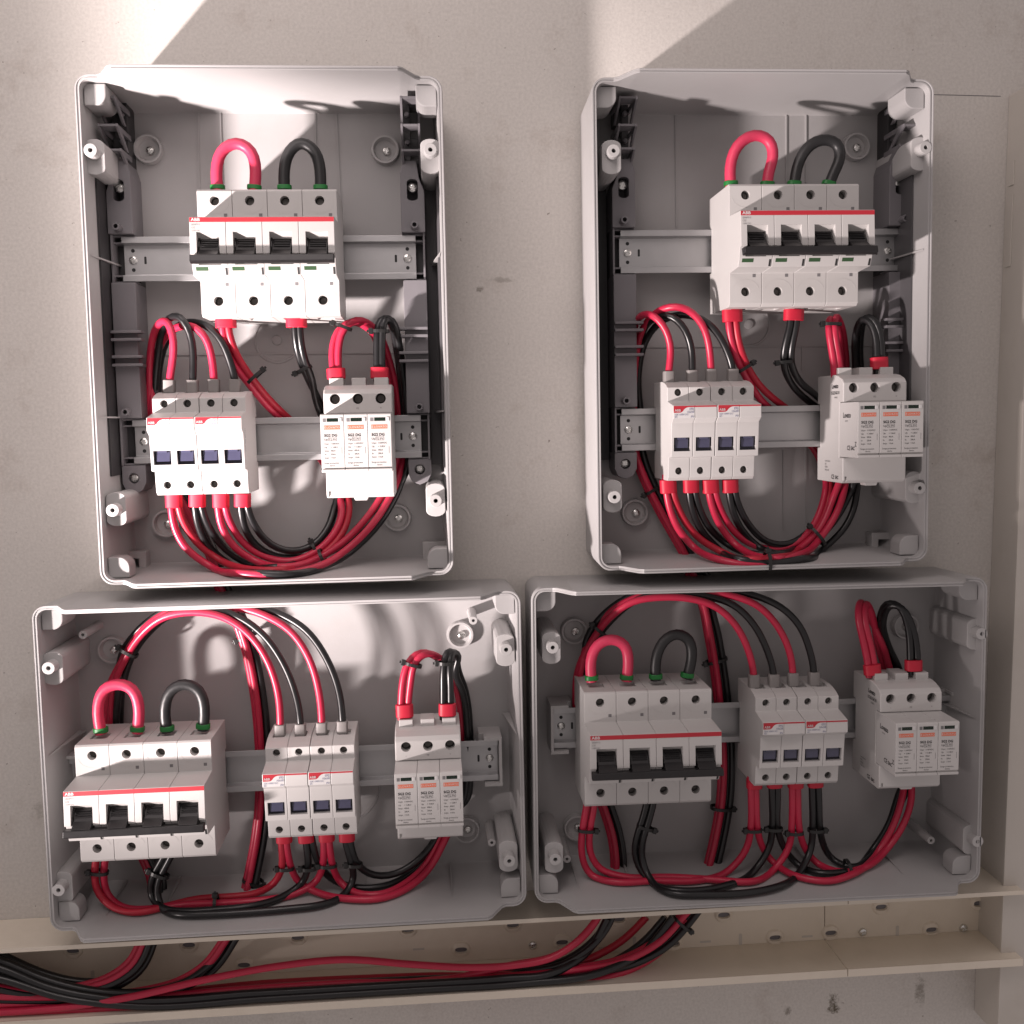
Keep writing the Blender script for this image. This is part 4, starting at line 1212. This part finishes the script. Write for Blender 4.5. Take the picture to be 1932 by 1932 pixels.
load('UL', BLK, 'fourth', 'breaker', [(2, 870, 890, 57), (2, 877, 965, 57), (2, 915, 1060, 50), (2, 985, 1140, 44), (2, 1085, 1170, 38), (2, 1180, 1140, 34), (2, 1245, 1060, 28), (2, 1275, 960, 20)] + [(a, b - 16, c, d + 5) for a, b, c, d in brk_b[:4]] + [(2, 1172, 390, 42), (2, 1130, 275, 54), (2, 1117, 190, 58), (2, 1113, 90, 60)])
tie(2, 915, 378, 47, -48, 8.5, 5, 'cable tie around the red pair below the breaker, upper left enclosure', 1)
tie(2, 1135, 345, 47, -64, 7.5, 5, 'cable tie around the black pair below the breaker, upper left enclosure', -1)
tie(2, 1312, 152, 58, 70, 8.0, 5, 'cable tie at the top of the red arch beside the surge protector, upper left enclosure', 1)
tie(2, 1482, 172, 58, 90, 7.5, 5, 'cable tie on the black arch above the surge protector, upper left enclosure', 1)
tie(2, 1225, 1205, 46, 25, 10.5, 9, 'cable tie round the red loop at the bottom of the upper left enclosure', -1)
tie(2, 1190, 1160, 34, 30, 8.0, 6, 'cable tie on the black loop at the bottom of the upper left enclosure', 1)
# -------- upper right
spd_back_r = [(4, 1295, 840, 26), (4, 1300, 720, 14), (4, 1305, 560, 12), (4, 1300, 400, 14), (4, 1292, 260, 22), (4, 1275, 150, 38)]
load('UR', RED, 'first', 'surge protector', [(4, 478, 820, F), (4, 482, 900, F), (4, 495, 970, 57), (4, 530, 1060, 55), (4, 600, 1145, 53), (4, 700, 1200, 52), (4, 820, 1228, 52), (4, 940, 1226, 52), (4, 1065, 1190, 50), (4, 1170, 1120, 46), (4, 1240, 1020, 40), (4, 1278, 930, 34)] + spd_back_r +
     [(4, 1248, 105, 54), (4, 1242, 150, 58), (4, 1252, 240, 57), (4, 1265, 320, 57), (4, 1268, 380, 57)], fer_dn(4, 488, 842, 4, 62, w=6.8))
load('UR', RED, 'third', 'surge protector', [(4, 670, 820, F), (4, 674, 900, F), (4, 690, 970, 55), (4, 720, 1045, 52), (4, 780, 1125, 49), (4, 870, 1185, 47), (4, 975, 1200, 46), (4, 1080, 1160, 44), (4, 1160, 1090, 40), (4, 1210, 1000, 36), (4, 1238, 920, 32)] +
     [(a, b - 24, c, d + 6) for a, b, c, d in spd_back_r] + [(4, 1222, 110, 52), (4, 1217, 160, 57), (4, 1228, 240, 57), (4, 1240, 320, 57), (4, 1243, 380, 57)], fer_dn(4, 680, 842, 4, 62, w=6.8))
brk_r = [(4, 1225, 860, 20), (4, 1190, 740, 12), (4, 1130, 640, 12), (4, 1060, 550, 14), (4, 970, 480, 26), (4, 890, 400, 42), (4, 838, 310, 52), (4, 808, 220, 58), (4, 796, 140, 60), (4, 793, 60, 60)]
load('UR', RED, 'first', 'breaker', [(4, 505, 820, F), (4, 512, 900, F), (4, 530, 960, 55), (4, 570, 1040, 52), (4, 640, 1118, 48), (4, 740, 1175, 45), (4, 860, 1205, 43), (4, 990, 1195, 42), (4, 1100, 1140, 40), (4, 1180, 1040, 34), (4, 1215, 950, 28)] + brk_r, fer_dn(4, 779, 72, 2, 58, w=8.2))
load('UR', RED, 'third', 'breaker', [(4, 697, 820, F), (4, 703, 900, F), (4, 720, 960, 54), (4, 755, 1035, 50), (4, 815, 1105, 46), (4, 900, 1150, 42), (4, 1000, 1160, 40), (4, 1100, 1110, 38), (4, 1165, 1020, 32), (4, 1195, 930, 26)] +
     [(a, b - 18, c, d) for a, b, c, d in brk_r[:2]] + [(4, 1010, 570, 14), (4, 920, 495, 26), (4, 860, 410, 42), (4, 808, 315, 52), (4, 776, 220, 58), (4, 764, 140, 60), (4, 762, 60, 60)])
spd_back_b = [(4, 1345, 880, 24), (4, 1362, 740, 14), (4, 1372, 580, 12), (4, 1368, 420, 14), (4, 1358, 280, 22), (4, 1362, 180, 36)]
load('UR', BLK, 'second', 'surge protector', [(4, 580, 820, 57), (4, 584, 900, 57), (4, 598, 980, 54), (4, 640, 1075, 48), (4, 710, 1150, 40), (4, 820, 1205, 34), (4, 950, 1225, 32), (4, 1080, 1205, 32), (4, 1200, 1150, 32), (4, 1290, 1060, 30), (4, 1335, 960, 28)] + spd_back_b +
     [(4, 1385, 105, 50), (4, 1425, 120, 56), (4, 1452, 200, 57), (4, 1458, 290, 57), (4, 1458, 380, 57)], fer_dn(4, 592, 842, 2, 60, w=6.6) + fer_dn(4, 1446, 345, -2, -55, w=7.2))
load('UR', BLK, 'fourth', 'surge protector', [(4, 758, 820, 57), (4, 765, 900, 57), (4, 780, 980, 54), (4, 825, 1075, 48), (4, 900, 1150, 42), (4, 990, 1180, 38), (4, 1100, 1150, 36), (4, 1200, 1080, 34), (4, 1270, 990, 30), (4, 1315, 900, 26)] +
     [(a, b - 22, c, d + 5) for a, b, c, d in spd_back_b] + [(4, 1365, 115, 48), (4, 1405, 130, 55), (4, 1430, 200, 57), (4, 1434, 290, 57), (4, 1434, 380, 57)], fer_dn(4, 770, 842, 2, 60, w=6.6))
brk_b = [(4, 1260, 860, 14), (4, 1240, 700, 12), (4, 1210, 560, 12), (4, 1120, 485, 20), (4, 1045, 405, 38), (4, 1012, 320, 50), (4, 1020, 230, 56), (4, 1042, 150, 59), (4, 1048, 60, 60)]
load('UR', BLK, 'second', 'breaker', [(4, 605, 820, 57), (4, 612, 900, 57), (4, 630, 970, 53), (4, 675, 1060, 47), (4, 750, 1130, 40), (4, 860, 1180, 34), (4, 980, 1180, 32), (4, 1090, 1130, 30), (4, 1180, 1050, 26), (4, 1240, 950, 20)] + brk_b, fer_dn(4, 1059, 72, -2, 52, w=8.2))
load('UR', BLK, 'fourth', 'breaker', [(4, 785, 820, 57), (4, 792, 900, 57), (4, 812, 970, 53), (4, 860, 1055, 48), (4, 935, 1125, 43), (4, 1020, 1140, 40), (4, 1110, 1095, 36), (4, 1185, 1010, 30), (4, 1230, 920, 22)] + [(a, b - 15, c, d + 5) for a, b, c, d in brk_b[:2]] + [(4, 1215, 520, 16), (4, 1150, 455, 26), (4, 1078, 390, 42), (4, 1045, 315, 51), (4, 1050, 235, 56), (4, 1070, 150, 59), (4, 1074, 60, 60)])
tie(4, 835, 338, 50, -58, 8.0, 5, 'cable tie around the red pair below the breaker, upper right enclosure', 1)
tie(4, 1020, 312, 52, -84, 7.0, 5, 'cable tie around the black pair below the breaker, upper right enclosure', -1)
tie(4, 1232, 140, 57, 90, 8.5, 5, 'cable tie on the red pair above the surge protector, upper right enclosure', 1)
tie(4, 940, 1212, 48, 4, 8.5, 8, 'cable tie at the lowest point of the cable loop, upper right enclosure', 1)
tie(4, 1162, 1098, 42, 40, 11.5, 9, 'cable tie on the right side of the cable loop, upper right enclosure', 1)
tie(4, 412, 893, 18, -58, 7.5, 6, 'cable tie on the cables behind the fuse holders, upper right enclosure', -1)
# -------- lower left
spd_back = [(5, 1625, 830, 14), (5, 1640, 700, 12), (5, 1640, 560, 14), (5, 1625, 430, 22), (5, 1595, 345, 34)]
load('LL', RED, 'first', 'surge protector', [(5, 988, 925, F), (5, 990, 990, F), (5, 1004, 1060, 54), (5, 1035, 1120, 46), (5, 1110, 1160, 40), (5, 1220, 1180, 36), (5, 1320, 1180, 36), (5, 1430, 1140, 36), (5, 1515, 1060, 34), (5, 1562, 970, 30), (5, 1595, 900, 22)] + spd_back +
     [(5, 1550, 310, 46), (5, 1500, 288, 54), (5, 1458, 315, 58), (5, 1438, 400, 57), (5, 1430, 470, 57), (5, 1430, 530, 57)], fer_dn(5, 980, 935, 2, 38, w=6.6) + fer_dn(5, 1418, 520, -2, -46, w=7.2))
load('LL', RED, 'third', 'surge protector', [(5, 1140, 920, F), (5, 1145, 985, F), (5, 1155, 1055, 54), (5, 1185, 1120, 46), (5, 1240, 1160, 40), (5, 1320, 1165, 36), (5, 1410, 1130, 33), (5, 1490, 1060, 30), (5, 1540, 970, 26), (5, 1575, 890, 18)] +
     [(a, b - 16, c, d + 5) for a, b, c, d in spd_back] + [(5, 1530, 300, 44), (5, 1475, 285, 52), (5, 1430, 320, 56), (5, 1409, 400, 57), (5, 1404, 470, 57), (5, 1404, 530, 57)], fer_dn(5, 1134, 930, 2, 38, w=6.6))
load('LL', RED, 'first', 'breaker', [(5, 968, 925, F), (5, 972, 990, F), (5, 975, 1060, 55), (5, 945, 1125, 50), (5, 880, 1160, 46), (5, 780, 1172, 44), (5, 660, 1180, 44), (5, 560, 1205, 46), (5, 460, 1228, 48), (5, 370, 1215, 50), (5, 310, 1165, 54), (5, 293, 1095, 58), (5, 302, 1020, 60), (5, 305, 970, 60)])
load('LL', RED, 'third', 'breaker', [(5, 1122, 920, F), (5, 1125, 985, F), (5, 1122, 1055, 54), (5, 1090, 1125, 48), (5, 1020, 1162, 44), (5, 900, 1185, 42), (5, 760, 1195, 42), (5, 620, 1200, 43), (5, 500, 1216, 44), (5, 395, 1212, 46), (5, 340, 1165, 50), (5, 326, 1095, 55), (5, 335, 1020, 58), (5, 338, 970, 60)])
load('LL', BLK, 'second', 'surge protector', [(5, 1075, 920, 57), (5, 1085, 985, 57), (5, 1110, 1060, 50), (5, 1165, 1115, 42), (5, 1250, 1140, 34), (5, 1340, 1135, 30), (5, 1440, 1085, 28), (5, 1525, 1000, 25), (5, 1580, 900, 18)] + [(a, b + 4, c, d + 9) for a, b, c, d in spd_back] +
     [(5, 1615, 300, 44), (5, 1588, 285, 53), (5, 1580, 340, 58), (5, 1583, 410, 58), (5, 1583, 470, 57), (5, 1583, 530, 57)], fer_dn(5, 1058, 930, 4, 42, w=6.6) + fer_dn(5, 1572, 515, 0, -44, w=7.2))
load('LL', BLK, 'fourth', 'surge protector', [(5, 1215, 915, 57), (5, 1222, 985, 57), (5, 1250, 1060, 52), (5, 1305, 1095, 44), (5, 1385, 1090, 38), (5, 1460, 1045, 33), (5, 1525, 970, 26), (5, 1580, 870, 17)] + [(a, b + 14, c, d) for a, b, c, d in spd_back] +
     [(5, 1600, 290, 46), (5, 1572, 282, 54), (5, 1558, 340, 57), (5, 1557, 410, 57), (5, 1557, 470, 57), (5, 1557, 530, 57)], fer_dn(5, 1207, 928, 2, 40, w=6.6))
load('LL', BLK, 'second', 'breaker', [(5, 1055, 920, 57), (5, 1062, 985, 57), (5, 1068, 1065, 54), (5, 1040, 1130, 48), (5, 970, 1175, 44), (5, 870, 1205, 42), (5, 740, 1218, 44), (5, 620, 1225, 46), (5, 540, 1215, 50), (5, 500, 1170, 54), (5, 500, 1110, 57), (5, 530, 1050, 59), (5, 552, 1010, 60), (5, 560, 950, 60)])
load('LL', BLK, 'fourth', 'breaker', [(5, 1198, 915, 57), (5, 1205, 985, 57), (5, 1228, 1060, 54), (5, 1232, 1110, 50), (5, 1200, 1165, 46), (5, 1120, 1200, 44), (5, 1000, 1215, 44), (5, 850, 1228, 46), (5, 700, 1235, 48), (5, 590, 1235, 52), (5, 530, 1200, 56), (5, 520, 1130, 58), (5, 552, 1060, 60), (5, 578, 1010, 60), (5, 585, 950, 60)])
TL = 'in the lower left enclosure'
tie(5, 418, 285, 32, 60, 9, 7, f'cable tie on the left end of the big arch {TL}', 1)
tie(5, 848, 228, 20, -68, 10, 7, f'cable tie near the top of the cables passing straight down {TL}', -1)
tie(5, 868, 1115, 24, 72, 10, 8, f'cable tie near the foot of the cables passing straight down {TL}', -1)
tie(5, 1448, 330, 58, 75, 8, 5, f'cable tie at the top of the red arch {TL}', 1)
tie(5, 1568, 325, 58, 88, 7.5, 5, f'cable tie on the black arch above the surge protector {TL}', 1)
tie(5, 311, 1083, 58, 85, 8, 5, f'cable tie on the red pair under the breaker {TL}', 1)
tie(5, 530, 1090, 58, 68, 9, 5, f'cable tie on the black pair under the breaker {TL}', 1)
tie(5, 735, 1200, 45, 2, 9, 8, f'cable tie on the long run below the breaker {TL}', 1)
tie(5, 988, 1068, 55, 90, 7, 5, f'cable tie under the first fuse pole {TL}', 1)
tie(5, 1072, 1068, 54, 90, 7, 5, f'cable tie under the second fuse pole {TL}', 1)
tie(5, 1140, 1058, 54, 90, 8, 5, f'cable tie under the third fuse pole {TL}', 1)
tie(5, 1238, 1055, 54, 88, 7, 5, f'cable tie under the fourth fuse pole {TL}', 1)
# -------- lower right
spd_back = [(6, 1480, 820, 18), (6, 1490, 700, 12), (6, 1450, 560, 12), (6, 1400, 420, 16), (6, 1370, 320, 26)]
load('LR', RED, 'first', 'surge protector', [(6, 902, 830, F), (6, 905, 900, F), (6, 908, 1010, 56), (6, 922, 1085, 50), (6, 962, 1150, 44), (6, 1050, 1210, 40), (6, 1165, 1232, 38), (6, 1280, 1202, 38), (6, 1372, 1120, 38), (6, 1435, 1010, 36), (6, 1465, 910, 30)] + spd_back +
     [(6, 1350, 210, 38), (6, 1325, 165, 50), (6, 1318, 200, 56), (6, 1345, 330, 57), (6, 1358, 400, 57), (6, 1362, 450, 57)], fer_dn(6, 898, 838, 0, 36, w=6.6) + fer_dn(6, 1352, 440, -4, -40, w=7.2))
load('LR', RED, 'third', 'surge protector', [(6, 1062, 825, F), (6, 1065, 900, F), (6, 1068, 1010, 56), (6, 1085, 1090, 50), (6, 1135, 1160, 44), (6, 1230, 1197, 42), (6, 1320, 1180, 41), (6, 1405, 1110, 40), (6, 1472, 1010, 38), (6, 1502, 910, 32)] +
     [(a, b + 18, c, d + 5) for a, b, c, d in spd_back] + [(6, 1330, 200, 34), (6, 1304, 160, 48), (6, 1296, 195, 55), (6, 1320, 330, 57), (6, 1334, 400, 57), (6, 1338, 450, 57)], fer_dn(6, 1056, 832, 0, 40, w=6.6))
load('LR', RED, 'first', 'breaker', [(6, 884, 830, F), (6, 886, 900, F), (6, 886, 1010, 56), (6, 868, 1110, 52), (6, 800, 1192, 48), (6, 690, 1228, 46), (6, 500, 1230, 47), (6, 360, 1235, 48), (6, 270, 1208, 50), (6, 236, 1130, 54), (6, 240, 1030, 58), (6, 258, 930, 60), (6, 262, 860, 60)])
load('LR', RED, 'third', 'breaker', [(6, 1042, 825, F), (6, 1044, 900, F), (6, 1042, 1010, 55), (6, 1030, 1105, 50), (6, 975, 1185, 46), (6, 880, 1235, 43), (6, 740, 1225, 42), (6, 560, 1215, 43), (6, 400, 1215, 44), (6, 305, 1185, 48), (6, 268, 1120, 52), (6, 268, 1030, 57), (6, 286, 930, 59), (6, 290, 860, 60)])
load('LR', BLK, 'second', 'surge protector', [(6, 985, 828, 57), (6, 988, 900, 57), (6, 985, 1010, 54), (6, 1005, 1090, 48), (6, 1060, 1165, 40), (6, 1150, 1202, 34), (6, 1250, 1195, 30), (6, 1345, 1120, 28), (6, 1415, 1010, 26), (6, 1450, 900, 20)] + [(a, b + 40, c, d + 5) for a, b, c, d in spd_back[1:3]] +
     [(6, 1455, 420, 18), (6, 1412, 330, 28), (6, 1392, 230, 40), (6, 1418, 172, 50), (6, 1462, 180, 56), (6, 1505, 260, 58), (6, 1522, 350, 57), (6, 1522, 440, 57)], fer_dn(6, 975, 830, 0, 40, w=6.6) + fer_dn(6, 1508, 425, 0, -42, w=7.2))
load('LR', BLK, 'fourth', 'surge protector', [(6, 1140, 822, 57), (6, 1145, 900, 57), (6, 1148, 1010, 54), (6, 1160, 1085, 48), (6, 1200, 1150, 42), (6, 1265, 1178, 36), (6, 1340, 1145, 32), (6, 1405, 1060, 30), (6, 1450, 950, 24)] + [(a, b + 30, c, d) for a, b, c, d in spd_back[:3]] +
     [(6, 1430, 420, 14), (6, 1390, 320, 24), (6, 1380, 220, 36), (6, 1405, 165, 46), (6, 1450, 172, 54), (6, 1488, 260, 57), (6, 1496, 350, 57), (6, 1496, 440, 57)], fer_dn(6, 1132, 828, 0, 40, w=6.6))
load('LR', BLK, 'second', 'breaker', [(6, 965, 828, 57), (6, 966, 900, 57), (6, 968, 1010, 54), (6, 955, 1105, 50), (6, 900, 1190, 46), (6, 800, 1245, 44), (6, 680, 1268, 44), (6, 560, 1262, 46), (6, 480, 1215, 50), (6, 442, 1145, 54), (6, 443, 1075, 57), (6, 468, 1000, 59), (6, 488, 920, 60), (6, 492, 860, 60)])
load('LR', BLK, 'fourth', 'breaker', [(6, 1118, 822, 57), (6, 1120, 900, 57), (6, 1122, 1010, 54), (6, 1115, 1110, 50), (6, 1070, 1200, 46), (6, 990, 1252, 44), (6, 850, 1278, 45), (6, 700, 1282, 47), (6, 580, 1278, 50), (6, 505, 1235, 54), (6, 470, 1160, 57), (6, 468, 1085, 59), (6, 494, 1000, 61), (6, 514, 920, 60), (6, 518, 860, 60)])
TL = 'in the lower right enclosure'
tie(6, 305, 272, 33, 50, 9, 7, f'cable tie on the left end of the big arch {TL}', 1)
tie(6, 752, 385, 16, -75, 11, 7, f'cable tie near the top of the cables passing straight down {TL}', -1)
tie(6, 772, 950, 18, 86, 11, 7, f'cable tie near the foot of the cables passing straight down {TL}', -1)
tie(6, 255, 1035, 58, 86, 8, 5, f'cable tie on the red pair under the breaker {TL}', -1)
tie(6, 480, 1025, 58, 72, 8, 5, f'cable tie on the black pair under the breaker {TL}', -1)
tie(6, 896, 1035, 56, 90, 7.5, 5, f'cable tie under the first fuse pole {TL}', 1)
tie(6, 976, 1030, 54, 90, 7.5, 5, f'cable tie under the second fuse pole {TL}', 1)
tie(6, 1055, 1045, 55, 90, 7.5, 5, f'cable tie under the third fuse pole {TL}', 1)
tie(6, 1134, 1035, 54, 90, 7.5, 5, f'cable tie under the fourth fuse pole {TL}', -1)
tie(6, 1258, 1188, 38, 8, 10, 8, f'cable tie on the loop to the surge protector {TL}', -1)
tie(8, 640, 262, 35, 48, 11, 8, 'cable tie on the cables entering the trunking below the lower right enclosure', -1)

# ---- extra cables already lying in the trunking
extra = [
    (BLK, 50, [(-150, 1800), (0, 1826), (90, 1862), (230, 1886), (480, 1874), (720, 1860), (950, 1846), (1045, 1836), (1110, 1795), (1146, 1732)], 'black cable nearest in the trunking, rising below the lower right enclosure'),
    (BLK, 46, [(-150, 1786), (0, 1812), (80, 1846), (200, 1872), (300, 1868), (370, 1842), (420, 1790), (430, 1760)], 'black cable bending up out of the trunking below the lower left enclosure'),
    (BLK, 52, [(-150, 1830), (0, 1846), (110, 1880), (260, 1898), (500, 1884), (800, 1866), (1000, 1854), (1130, 1836), (1220, 1790), (1270, 1730)], 'black cable in the lower front of the trunking bundle'),
    (BLK, 40, [(-150, 1806), (0, 1836), (110, 1868), (260, 1880), (560, 1860), (800, 1848), (1010, 1840), (1150, 1818), (1215, 1776), (1256, 1730)], 'black cable in the middle of the trunking bundle'),
    (BLK, 34, [(-150, 1776), (0, 1800), (60, 1828), (150, 1852), (215, 1846), (255, 1806), (268, 1770)], 'black cable sweeping up at the left end of the trunking'),
    (RED, 44, [(-150, 1902), (0, 1906), (150, 1902), (420, 1888), (700, 1872), (1000, 1862), (1140, 1846), (1240, 1800), (1296, 1735)], 'red cable along the lowest front of the trunking'),
    (RED, 30, [(-150, 1880), (0, 1886), (200, 1884), (500, 1856), (800, 1842), (1000, 1836), (1110, 1810), (1180, 1770), (1220, 1730)], 'red cable deep in the middle of the trunking'),
]
for m, h, pp, lab in extra:
    cable(m, [(0, a_, b_, h if i < len(pp) - 2 else h - 12) for i, (a_, b_) in enumerate(pp)], lab, 3.2, 'cables lying in the trunking')

# ================================================================== TRUNKING
HT = 56.0
ax, az = P(0, 1793, HT); bx_, bz = P(1900, 1684, HT)
TH = math.atan2(bz - az, bx_ - ax)
tr = bpy.data.objects.new('cable_trunking', None)
COL.objects.link(tr)
tr.location = W3(ax, az, 0)
tr.rotation_euler = (0, -TH, 0)
tag(tr, 'long cream cable trunking without its lid along the bottom of the wall', 'trunking')
def tloc(px, py, h):
    x, z = P(px, py, h)
    dx, dz = x - ax, z - az
    return dx * math.cos(TH) + dz * math.sin(TH), -dx * math.sin(TH) + dz * math.cos(TH)
zlow = tloc(960, 1862, HT)[1]
zlow2 = tloc(1900, 1826, HT)[1]
zlow = (zlow + tloc(0, 1922, HT)[1] + zlow2) / 3
xend = tloc(1868, 1720, 0)[0]
xl = -260
xj = tloc(1556, 1760, 2)[0]
print('TRUNK', TH, zlow, xend)
for (p, q) in ((xl, xj - .35), (xj + .35, xend)):
    M().box(p, q, zlow + .05, -1.85, .3, 2.0).build('base_plate', 'trunking_cream', tr, .2)
    up = M().prism([(0, .3), (-1.8, .3), (-1.8, HT - 3), (-2.8, HT - 2.5), (-2.8, HT), (1.2, HT), (0, HT - 1)], p, q)
    up.build('upper_flange', 'trunking_cream', tr, .3)
    lo = M().prism([(zlow - 1.8, .3), (zlow, .3), (zlow, HT - 3), (zlow + .4, HT), (zlow - 6.5, HT), (zlow - 6.5, HT - 3), (zlow - 1.8, HT - 4)], p, q)
    lo.build('lower_flange', 'trunking_cream', tr, .3)
def slot_boss(px, py):
    x, z = tloc(px, py, 4)
    n = 24
    b = M()
    rings = [(8.4, 7.6, 2.0), (7.2, 6.4, 3.9), (5.6, 2.9, 4.6), (5.2, 2.4, 2.05)]
    for (ra, rb, hv) in rings:
        for i in range(n):
            t = 2 * math.pi * i / n
            ex = 1.0 if rb > 4 else .75
            b.v.append((x + ra * math.copysign(abs(math.cos(t)) ** ex, math.cos(t)), z + rb * math.copysign(abs(math.sin(t)) ** ex, math.sin(t)), hv))
    for l in range(3):
        for i in range(n):
            j = (i + 1) % n
            b.f.append((l * n + i, l * n + j, (l + 1) * n + j, (l + 1) * n + i))
    o = b.build('slot_boss', 'trunking_cream', tr, smooth=40)
    fl = M()
    fl.v = [(v[0], v[1], 2.12) for v in b.v[3 * n:]]
    fl.f = [tuple(range(n))]
    fl.build('slot_opening', 'bracket_grey', o)  # shallow slot floor; its dark grey puts the recess's shade into the colour
for p in [(137, 1795), (356, 1784), (562, 1770), (770, 1755), (968, 1746), (460, 1822), (870, 1793), (1168, 1735), (1366, 1727), (1663, 1712), (1848, 1705), (1061, 1779), (1463, 1770), (1568, 1761), (1758, 1755), (1271, 1781)]:
    slot_boss(*p)
for p in [(1005, 1784), (1628, 1759), (1818, 1751)]:
    x, z = tloc(*p, 3)
    screw(tr, x, z, 3.0, .5, 1.1)
for p in [(1397, 1772), (1693, 1757), (1197, 1778), (175, 1842), (240, 1838)]:
    x, z = tloc(*p, 2)
    M().plate(obround(x, z, 1.5, 5.4, 5), 1.9, 2.25).build('narrow_slot', 'trunking_grey', tr)
for p in [(1331, 1776), (1523, 1766), (790, 1790), (1140, 1788)]:
    x, z = tloc(*p, 2)
    M().box(x - 5, x + 5, z - 1.2, z + .6, 1.9, 2.25).build('narrow_slot', 'trunking_grey', tr)
# upright duct at the right end, lid closed
xd = P(1872, 1000, 0)[0]
zt_ = P(1884, 180, 0)[1]
zb_ = az + (xend) * math.sin(TH) - 140
vd = bpy.data.objects.new('vertical_duct', None)
COL.objects.link(vd)
vd.location = W3(xd, zb_, 0)
tag(vd, 'closed upright cable duct at the right edge above the trunking end', 'duct')
hd_ = 44.0
M().box(0, 90, 0, zt_ - zb_, .3, hd_ - 4).build('duct_body', 'trunking_grey', vd, .6)
zc = P(1900, 300, 30)[1] - zb_
lid = M().box(-1.4, 91.4, 0, zt_ - zb_ + .1, hd_ - 3.98, hd_)
for (pa, pb) in ((300, 0), (0, 0)): pass
lid.build('duct_lid', 'trunking_grey', vd, .5)
for (ya, yb) in ((298, 345), (362, 500)):
    za_ = P(1890, ya, 20)[1] - zb_; zb2 = P(1890, yb, 20)[1] - zb_
    M().box(-.9, 0, zb2, za_, 6, 14).build('lid_edge', 'trunking_grey', vd, .2)
